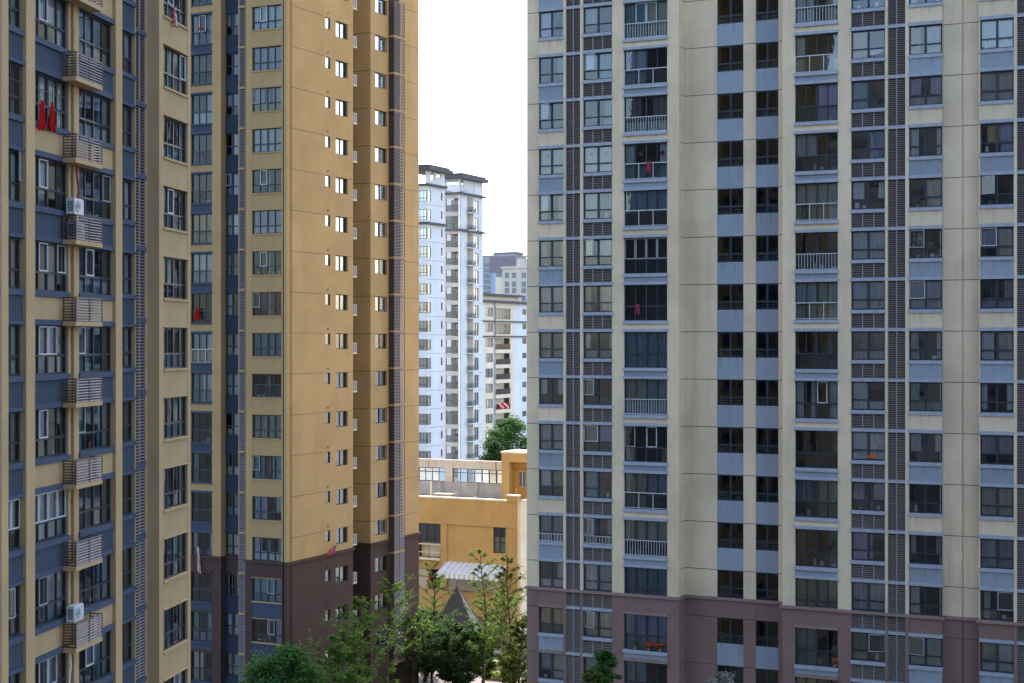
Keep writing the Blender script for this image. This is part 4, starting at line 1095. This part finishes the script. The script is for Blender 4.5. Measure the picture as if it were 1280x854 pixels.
for n in NW:
    window(FWa, 'corner_window', wcol[0] + .003, .06, Twh(n) - 1.69, -.004 - wcol[0], 1.68, 3, .3, gl='glass_side', curtain=.5)
    window(FWb, 'corner_window', .004, .06, Twh(n) - 1.69, wb[1] - .01, 1.68, 1, 0, gl='glass_side', curtain=.3)
    window(FWb, 'slot_window', slot[0] + .003, .06, Twh(n) - 1.19, slot[1] - slot[0] - .006, 1.18, 1, 0, gl='glass_dark', curtain=0)
def eave(Fa, ul, ur, Fb, vl, vr, z, over, th, name='roof'):
    b = MB(); b.box(ul, ur + over, -over, vr + over, z, z + th, 'roof_dark')
    Fa.put(name, b)
eave(FWa, aL, 0, FWb, 0, lwE, ztop, 1.0, .55); eave(FWa, aL, 0, FWb, 0, lwE, ztop + .55, .6, .35)
for zc_ in (Twh(8) + .75, Twh(6) + .55):
    b = MB(); b.box(aL, .5, -.5, -.003, zc_, zc_ + .32, 'roof_dark'); b.box(.003, .5, -.002, lwE, zc_ + .001, zc_ + .319, 'roof_dark'); FWa.put('cornice', b)
# attic openings (pale blank panels with railing) on the left wing
# right wing front: balconies
bl, br = FVa.px(557.5), FVa.px(573.5)
vE = FVb.px(603.5)
Tv = lambda n: ZC + (n + .03) * ST
b = MB()
b.box(FVa.px(552), bl, 0, .3, 0, ztop, 'white_shaded'); b.box(br, 0, 0, .3, 0, ztop, 'white_wall')
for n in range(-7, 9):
    b.box(bl, br, 0, 1.8, Tv(n) - 2.9, Tv(n) - 2.2, 'white_shaded')
b.box(bl, br, 1.8, 2.0, 0, ztop - 3.3, 'white_shaded'); b.box(bl, br, 0, .3, Tv(8) + .01, Tv(8) + 1.0, 'white_shaded'); b.box(bl, br, .0, .25, ztop - .6, ztop, 'white_shaded')
FVa.put('wall', b)
def balc(w_, enclosed):
    b = MB()
    if enclosed: b.box(0, w_, .1, .16, 0, 2.15, 'glass_teal'); b.box(0, w_, .08, .18, 1.0, 1.06, 'rail_dark'); b.box(w_ * .6, w_ * .6 + .05, .08, .18, 0, 2.15, 'rail_dark')
    else:
        b.box(0, w_, .05, .07, .05, 1.05, 'glass_teal'); b.box(0, w_, .03, .09, 1.05, 1.1, 'rail_dark')
        b.box(w_ * .33, w_ * .95, 1.72, 1.78, 0, 2.1, 'frame_dark'); b.box(w_ * .36, w_ * .62, 1.68, 1.72, .05, 2.0, 'glass_dark'); b.box(w_ * .66, w_ * .92, 1.68, 1.72, .05, 2.0, 'glass_dark')
        b.box(w_ * .30, w_ * .97, 1.74, 1.79, 2.1, 2.25, 'rail_dark')
    return b.mesh('balcony')
for n in range(-6, 9):
    en = n in (7, -3, -4)
    FVa.put('balcony', cached(('bal', en), lambda: balc(br - bl, en)), bl, 0, Tv(n) - 2.2)
# right wing side
b = MB()
sw0, sw1 = FVb.px(592.6), FVb.px(598.2)
ac0, ac1 = FVb.px(582.5), FVb.px(591.5)
zav = Tv(8) + .65
b.box(.001, ac0 + .4, 0, .3, 0, zav, 'white_wall'); b.box(ac0 + .4, sw0, .9, 1.2, 0, zav, 'cream'); b.box(.6, ac0 + .4, 0, .3, zav + .6, zav + .9, 'white_wall'); b.box(.001, .5, 0, .3, zav, ztop, 'white_wall'); b.box(FVb.px(580.6), sw0, 0, .3, zav, ztop, 'white_wall'); b.box(sw1, vE, 0, .3, 0, ztop, 'white_wall'); b.box(vE - .3, vE, .31, 8, 0, ztop, 'white_wall')
b.box(sw0 - .3, sw0 - .002, .0, .89, 0, ztop, 'white_wall')
for n in range(-7, 9):
    z0, z1 = Tv(n) + .001, Tv(n + 1) - 2.1
    if n == -7: z0 = 0
    if n == 8: z1 = ztop
    b.box(sw0, sw1, 0, .3, z0, z1, 'white_wall')
    b.box(sw1 + .01, vE - .01, -.004, 0, Tv(n) - 2.5, Tv(n) - 2.46, 'joint')
b.box(vE + .001, FVb.px(609), 1.6, 2.0, 0, ztop - 4.2, 'white_wall')
FVb.put('wall', b)
b = MB(); b.box(ac0, vE - .5, 2.0, 2.2, 0, Tv(8) + .6, 'interior'); FVb.put('interior', b)
def acl():
    b = MB(); w_ = ac1 - ac0
    b.box(0, w_, -.55, .88, 0, .12, 'white_wall')
    for i in range(9): b.box(w_ * i / 8 - .015, w_ * i / 8 + .015, -.54, -.51, .12, .95, 'rail_dark')
    b.box(0, w_, -.55, -.5, .93, .98, 'rail_dark')
    for i in range(5): b.box(0, .03, -.5 + i * .2, -.47 + i * .2, .12, .95, 'rail_dark')
    b.box(w_ * .55, w_ - .1, -.45, .2, .14, .75, 'frame_grey')
    return b.mesh('railed_ledge')
for n in range(-6, 9):
    FVb.put('railed_ledge', cached(('acl',), acl), ac0, 0, Tv(n) - 2.25)
    window(FVb, 'tall_window', sw0 + .003, .06, Tv(n) - 2.09, sw1 - sw0 - .006, 2.08, 2, .3, gl='glass_side', curtain=.3)
b = MB(); b.box(bl - .6, 1.0, -.9, vE + .3, ztop - .05, ztop + .5, 'roof_dark'); b.box(bl - .4, .7, -.6, vE - .2, ztop + .5, ztop + .85, 'roof_dark'); FVa.put('roof', b)
for zc_ in (Tv(8) + .65, Tv(6) + .45):
    b = MB(); b.box(bl - .3, .5, -.5, -.003, zc_, zc_ + .32, 'roof_dark'); b.box(.003, .5, -.002, vE + .4, zc_ + .001, zc_ + .319, 'roof_dark'); FVa.put('cornice', b)

# cream block at the right end of the gap
CY = F_PX * ST / 19.2
CO = ((604 - 640) / F_PX * CY, CY)
cb = empty('cream_block', 'cream and white apartment block with dark roof bands left of the beige tower', 'apartment block', (CO[0], CO[1], 0), E2)
FC = Facade(cb, CO, E2)
def Tc(n): return ZC + (n + .17) * ST
zct = FC.zpx(630, 379)
cw1, cp, cb0, cb1, cwh, cwn = (FC.px(607), FC.px(616)), (FC.px(616.8), FC.px(620.5)), FC.px(621), FC.px(638.2), FC.px(642), (FC.px(653), FC.px(658))
cE = FC.px(668)
b = MB()
b.box(0, cw1[0], 0, .3, 0, zct, 'cream_far'); b.box(cw1[1], cp[0], 0, .3, 0, zct, 'cream_far'); b.box(cp[0], cp[1], .25, .4, 0, zct, 'grey_far'); b.box(cb1, cwh, 0, .3, 0, zct, 'cream_far'); b.box(cwh, cwn[0], .02, .3, 0, zct, 'white_wall'); b.box(cwn[1], cE, .02, .3, 0, zct, 'white_wall')
b.box(-.3, -.001, 0, 8, 0, zct, 'white_wall')
for n in range(-10, 3):
    z0, z1 = Tc(n) + .001, Tc(n + 1) - 1.7
    if n == 2: z1 = zct
    b.box(cw1[0], cw1[1], 0, .3, z0, z1, 'cream_far'); b.box(cwn[0], cwn[1], .02, .3, z0, Tc(n + 1) - 1.1 if n < 2 else zct, 'white_wall')
    b.box(cp[1], cb1, 0, .3, z0, Tc(n + 1) - 2.2 if n < 2 else zct, 'cream_far')
FC.put('wall', b)
b = MB(); b.box(cp[1], cb1, 1.6, 1.8, 0, zct, 'cream_far'); b.box(0, cw1[1], 2, 2.2, 0, zct, 'interior'); b.box(cwh, cE, 2, 2.2, 0, zct, 'interior'); FC.put('interior', b)
for n in range(-8, 3):
    window(FC, 'casement_window', cw1[0] + .003, .06, Tc(n) - 1.69, cw1[1] - cw1[0] - .006, 1.68, 2, 0, gl='glass', curtain=.6)
    window(FC, 'narrow_window', cwn[0] + .003, .08, Tc(n) - 1.09, cwn[1] - cwn[0] - .006, 1.08, 3, 0, gl='glass_dark', curtain=.2)
    if n > 0: window(FC, 'balcony_window', cp[1] + .003, .06, Tc(n) - 2.19, cb1 - cp[1] - .006, 2.18, 4, .5, gl='glass_dark', curtain=.3, frame='frame_grey')
    else:
        FC.put('balcony', cached(('balc',), lambda: balc(cb1 - cp[1], False)), cp[1], 0, Tc(n) - 2.2)
b = MB(); b.box(-.8, cE, -.7, 6, zct, zct + .45, 'roof_dark'); b.box(0, FC.px(650), .3, 5, zct + .451, zct + 1.3, 'cream_far'); b.box(-1.2, FC.px(652), -.5, 6, zct + 1.301, zct + 1.7, 'roof_dark'); FC.put('roof', b)
for n in (1, 0):
    b = MB(); b.box(-.2, cE, -.25, -.003, Tc(n) + .2, Tc(n) + .45, 'roof_dark'); FC.put('cornice', b)
# red floral quilt on its balcony
b = MB(); wq = (cb1 - cp[1]) * .72
for i in range(8):
    for j in range(4):
        xa, xb = wq * i / 8, wq * (i + 1) / 8
        b.face([(xa, -.03 * (i % 2), -.25 * (j + 1)), (xb, -.03 * ((i + 1) % 2), -.25 * (j + 1)), (xb, -.03 * ((i + 1) % 2), -.25 * j), (xa, -.03 * (i % 2), -.25 * j)], 'cloth_red' if (i * 3 + j * 5) % 4 else 'cloth_white')
o = obj('quilt', b, None, FC.world(cp[1] + .9, -.08, Tc(-4) - 1.0), E2); tag(o, 'red quilt with pale squares hung over a balcony rail of the cream block', 'quilt')

def far_block(name, label, x0, x1, ytop, Y, mat, cols, rows, win_w, win_h, extra=None, ang=E1):
    o0 = ((x0 - 640) / F_PX * Y, Y)
    r = empty(name, label, 'building', (o0[0], o0[1], 0), ang)
    F = Facade(r, o0, ang); W = F.px(x1); zt = ZC + (HY - ytop) / F_PX * Y
    b = MB(); b.box(0, W, 0, 14, 0, zt, mat); b.box(-.4, W + .4, -.4, 14.4, zt, zt + .8, mat)
    F.put('wall', b)
    for (x, y) in ((x, y) for x in cols for y in rows):
        u = F.px(x); z = F.zpx(x, y)
        fo = F.put('window', cached(('fw', win_w, win_h), lambda: frame_mesh(win_w, win_h, 2, .5, 'frame_grey', .1)), u, -.05, z - win_h)
        g = MB(); g.face([(.05, .04, .05), (win_w - .05, .04, .05), (win_w - .05, .04, win_h - .05), (.05, .04, win_h - .05)], 'glass_far')
        obj('glass', cached(('fg', win_w, win_h), lambda: g.mesh('glass')), fo)
    if extra: extra(F, W, zt)
    return r
plain('glass_far', (.13, .16, .20), .12, spec=.8)
plain('glass_far_blue', (.22, .34, .50), .15, spec=.8)
def grey_extra(F, W, zt):
    b = MB(); b.box(F.px(613, -.6), W + .5, -.6, -.003, zt - 8.5, zt + .01, 'grey_dark'); b.box(W * .35, W + 1, -.3, 8, zt + .81, zt + 2.2, 'grey_dark'); F.put('top_band', b)
    b = MB(); b.box(F.px(615, -.8), F.px(620.5, -.8), -.8, -.004, 0, zt - 8.6, 'blue_far'); F.put('blue_strip', b)
stucco('grey_dark', (.25, .22, .24), var=.08, streak=.1); stucco('blue_far', (.36, .44, .58), var=.08, streak=.1)
far_block('grey_high_rise', 'distant grey high rise with a darker brown grey top and a blue strip', 603, 644, 321, 820, 'grey_far', (605, 609, 617, 623, 630, 637), (329, 336, 343, 350, 357, 364), 1.8, 2.0, grey_extra)
def beige_extra(F, W, zt):
    b = MB(); b.box(W * .45, W + 2, .5, 10, zt + .81, zt + 3.4, 'beige_far'); F.put('roof_house', b)
    b = MB(); b.box(-3, -.004, .5, 10, 0, zt - 3, 'cream_far'); F.put('side_wing', b)
far_block('beige_high_rise', 'distant beige block with paired square windows beside the grey high rise', 628, 668, 336, 560, 'beige_far', (631, 640, 652), (341, 352, 360, 370), 1.7, 1.9, beige_extra)

# ================================================================== TREES AND THE GARDEN
def leaf(b, c, s_, mat, r, flat=.5, asp=.45):
    d_ = Vector((r.uniform(-1, 1), r.uniform(-1, 1), r.uniform(-1, 1) * flat)).normalized()
    n_ = Vector((r.uniform(-1, 1), r.uniform(-1, 1), 1.2)).normalized(); e_ = d_.cross(n_)
    if e_.length < 1e-3: e_ = d_.orthogonal()
    e_.normalize(); s2 = s_ * r.uniform(.7, 1.3)
    b.face([c - d_ * s2, c - d_ * s2 * .1 + e_ * s2 * asp, c + d_ * s2, c - d_ * s2 * .1 - e_ * s2 * asp], mat)
def feather_tree(label, p, h, spread, seed, mat='leaf_feather', dens=1.0, zmin=.28, group='young feathery trees in the gap', ls=.13):
    """young upright tree: whippy rising branches carrying loose sprays"""
    r = random.Random(seed); t_ = empty('feathery_tree', label, 'tree', p, 0, group)
    tr, cr = MB(), MB()
    pts = [Vector((.25 * math.sin(k * .9 + seed) * k / 8, .25 * math.cos(k * .7 + seed) * k / 8, h * k / 8)) for k in range(9)]
    tr.tube(pts, [.11 * (1 - k / 9.5) + .012 for k in range(9)], 'bark', 7)
    nb = int(30 * dens)
    for i in range(nb):
        tz = zmin + (1 - zmin) * (i + r.random()) / nb
        k = min(7, int(tz * 8)); base_ = pts[k].lerp(pts[k + 1], tz * 8 - k)
        a = i * 2.4 + r.uniform(-.5, .5)
        tt = (tz - zmin) / (1 - zmin)
        L = spread * (.30 + .72 * math.sin(math.pi * min(1, tt * .86 + .14))) * r.uniform(.4, 1.25)
        ri = r.uniform(.35, 1.05)
        d_ = Vector((math.cos(a), math.sin(a), ri))
        bp_ = [base_ + d_ * (L * j / 4) + Vector((0, 0, -.10 * L * (j / 4) ** 2)) for j in range(5)]
        tr.tube(bp_, [.028 * (1 - j / 5) + .006 for j in range(5)], 'bark', 4)
        for j in range(int(11 * dens)):
            f = r.uniform(.3, 1.12); q_ = bp_[min(3, int(f * 4))].lerp(bp_[min(4, int(f * 4) + 1)], (f * 4) % 1)
            tw = (Vector((r.gauss(0, 1), r.gauss(0, 1), r.gauss(.25, .7))).normalized() + d_ * .5) * L * r.uniform(.12, .36)
            for m in range(7):
                leaf(cr, q_ + tw * (m / 6) + Vector((r.gauss(0, .05), r.gauss(0, .05), r.gauss(0, .05) - .05 * m / 6)), ls, mat, r, .4, .33)
    obj('trunk', tr, t_); obj('crown', cr, t_); return t_
def bushy_tree(label, p, h, rad, seed, mat='leaf_broad', name='broadleaf_tree', clumps=46, per=120, zc=.62, squash=.8, ls=.15, group=None, cat='tree', trunk_r=.2):
    """rounded tree: limbs ending in separate clumps of leaves"""
    r = random.Random(seed); t_ = empty(name, label, cat, p, 0, group)
    tr, cr = MB(), MB()
    zt = h * zc
    tr.tube([(0, 0, 0), (.1, .05, zt * .4), (.02, .1, zt * .75), (0, 0, zt)], [trunk_r, trunk_r * .8, trunk_r * .6, trunk_r * .35], 'bark', 8)
    for i in range(clumps):
        a = r.uniform(0, 6.283); cz = r.uniform(-.75, 1); rr = math.sqrt(max(0, 1 - cz * cz)) * r.uniform(.35, 1.0)
        c = Vector((rad * rr * math.cos(a), rad * rr * math.sin(a), zt + (h - zt) * cz * squash + (h - zt) * (1 - squash) * .9))
        if i % 2 == 0: tr.tube([(0, 0, zt * r.uniform(.5, .95)), (c.x * .45, c.y * .45, (zt * .8 + c.z) * .5), tuple(c)], [trunk_r * .3, trunk_r * .2, .015], 'bark', 5)
        cs = rad * r.uniform(.16, .34)
        for j in range(per):
            o_ = Vector((r.gauss(0, 1), r.gauss(0, 1), r.gauss(0, .7))) * cs * .55
            leaf(cr, c + o_, ls, mat, r, .5, .5)
    obj('trunk', tr, t_); obj('crown', cr, t_); return t_
def gp(x, Y): return ((x - 640) / F_PX * Y, Y, 0)
def hz(y, Y): return ZC + (HY - y) / F_PX * Y
feather_tree('slim feathery tree with two loose tops before the brown base of the tan tower', gp(447, 107), hz(752, 107), 2.3, 1, dens=1.25, ls=.12)
feather_tree('taller feathery tree before the pale louvres at the corner of the tan tower', gp(486, 113), hz(730, 113), 2.4, 2, dens=1.2, ls=.12)
feather_tree('thin young tree in front of the red shop door', gp(541, 131), hz(708, 131), 1.9, 3, 'leaf_feather', 1.05, .30, ls=.12)
feather_tree('thinnest young tree with a bare leading shoot before the white awning', gp(605, 120), hz(694, 120), 1.7, 4, 'leaf_feather', 1.1, .28, ls=.12)
feather_tree('young tree with sunlit yellow green sprays beside the beige tower', gp(637, 117), hz(700, 117), 1.9, 5, 'leaf_olive', 1.3, .28, ls=.13)
feather_tree('low dense feathery tree right of the pyramid roof', gp(629, 125), hz(748, 125), 2.6, 6, 'leaf_feather', 1.5, .22, ls=.13)
feather_tree('olive green young tree half hidden behind the tan tower corner', gp(517, 124), hz(775, 124), 2.2, 16, 'leaf_feather', 1.2, .25, ls=.12)
feather_tree('dark green dense feathery tree before the pyramid roof', gp(566, 124), hz(786, 124), 2.1, 7, 'leaf_deep', 2.3, .12, ls=.15)
bushy_tree('dark evergreen shrub at the foot of the pyramid roof', gp(577, 126), hz(812, 126), 1.8, 57, 'leaf_deep', 'evergreen_shrub', 50, 110, .5, 1.0, .13, cat='shrub')
feather_tree('dark feathery tree left of the pyramid roof', gp(540, 127), hz(768, 127), 1.8, 17, 'leaf_deep', 1.7, .15, ls=.14)
bushy_tree('round bright green tree at the foot of the tan tower', gp(356, 92), hz(814, 92), 2.35, 8, 'leaf_broad', clumps=80, per=130, zc=.72, ls=.13)
bushy_tree('small green treetop in front of the windows of the mauve base', gp(757, 84), hz(816, 84), .85, 9, 'leaf_broad', clumps=26, per=70, zc=.90, ls=.11, trunk_r=.09)
bushy_tree('pale green treetop at the bottom edge beside the brown louvres', gp(736, 82), hz(838, 82), .85, 10, 'leaf_olive', clumps=26, per=70, zc=.88, ls=.11, trunk_r=.09)
bushy_tree('whitish blossoming treetop at the bottom edge below the stair windows', gp(905, 82), hz(839, 82), .85, 11, 'petal_pale', 'blossoming_tree', clumps=30, per=60, zc=.90, ls=.10, trunk_r=.08)
bushy_tree('dark green tree standing between the yellow stair house and the cream block', gp(640, 196), hz(526, 196), 3.8, 12, 'leaf_broad', clumps=90, per=120, zc=.72, ls=.2)
bushy_tree('smaller dark tree behind the rust stained roof, left of the stair house', gp(618, 188), hz(556, 188), 2.2, 13, 'leaf_dark', 'evergreen_tree', 50, 100, .75, .8, .18)
feather_tree('short dense young tree at the bottom of the gap before the wooden planter', gp(603, 124), hz(792, 124), 1.7, 31, 'leaf_feather', 1.8, .2, ls=.16)
feather_tree('bushy feathery tree low at the foot of the brown wall', gp(428, 104), hz(800, 104), 2.2, 32, 'leaf_feather', 1.9, .2, ls=.16)
feather_tree('feathery tree against the beige tower corner, lowest of the group', gp(650, 113), hz(775, 113), 1.8, 33, 'leaf_olive', 1.7, .2, ls=.16)
bushy_tree('dark green garden tree on the left edge of the gap', gp(530, 132), hz(762, 132), 1.7, 34, 'leaf_broad', clumps=45, per=110, zc=.55, ls=.14)
bushy_tree('reddish leaved garden tree right of the pavilion', gp(604, 139), hz(794, 139), 1.5, 35, 'leaf_wine', clumps=40, per=100, zc=.55, ls=.14)
bushy_tree('low green shrub on the paving at the left edge of the gap', gp(531, 128), 3.6, 1.5, 61, 'leaf_feather', 'garden_shrub', 40, 100, .5, .9, .12, cat='shrub')
bushy_tree('wide green shrub below the slim trees beside the beige tower', gp(642, 126), 3.4, 1.5, 62, 'leaf_feather', 'garden_shrub', 40, 100, .5, .9, .12, cat='shrub')
# pavilion with the pyramid roof
pv = empty('garden_pavilion', 'small garden pavilion with a steep slate pyramid roof among the trees', 'pavilion', gp(571, 138), E1 + R_(18))
za = hz(732, 138); ze = hz(792, 138); hw = 2.15
b = MB()
cs = [(-hw, -hw, ze), (hw, -hw, ze), (hw, hw, ze), (-hw, hw, ze)]
for i in range(4): b.face([cs[i], cs[(i + 1) % 4], (0, 0, za)], 'slate')
b.face(cs[::-1], 'slate')
for i in range(4): b.tube([cs[i], (0, 0, za + .03)], [.06, .04], 'roof_dark', 5)
b.box(-hw, hw, -hw, hw, ze - .15, ze - .003, 'red_paint')
obj('roof', b, pv)
b = MB(); b.tube([(0, 0, za), (0, 0, za + .35)], [.05, .02], 'roof_dark', 6); obj('finial', b, pv)
for x in (-1.8, 1.8):
    for y in (-1.8, 1.8):
        b = MB(); b.box(x - .12, x + .12, y - .12, y + .12, 0, ze - .151, 'red_paint'); obj('post', b, pv)
b = MB(); b.box(-1.65, 1.65, 1.7, 1.85, 0, ze - .2, 'red_paint'); obj('wall', b, pv)
# garden bits
b = MB()
for z in (0, .24, .48): b.box(-.4, .4, -.3, .3, z, z + .21, 'wood')
for x in (-.43, .37): b.box(x, x + .06, -.34, -.302, 0, .74, 'wood')
tag(obj('wooden_planter', b, None, gp(616.5, 133), E1), 'small wooden planter box standing on the sunlit paving', 'planter')
r = random.Random(5); b = MB()
for i in range(1600):
    leaf(b, Vector((r.uniform(-.9, .9), r.uniform(-.35, .35), .05 + .55 * r.random() ** .7)), .08, 'leaf_lime', r)
tag(obj('hedge', b, None, gp(620, 129), E1), 'low bright yellow green hedge at the bottom of the gap', 'hedge')
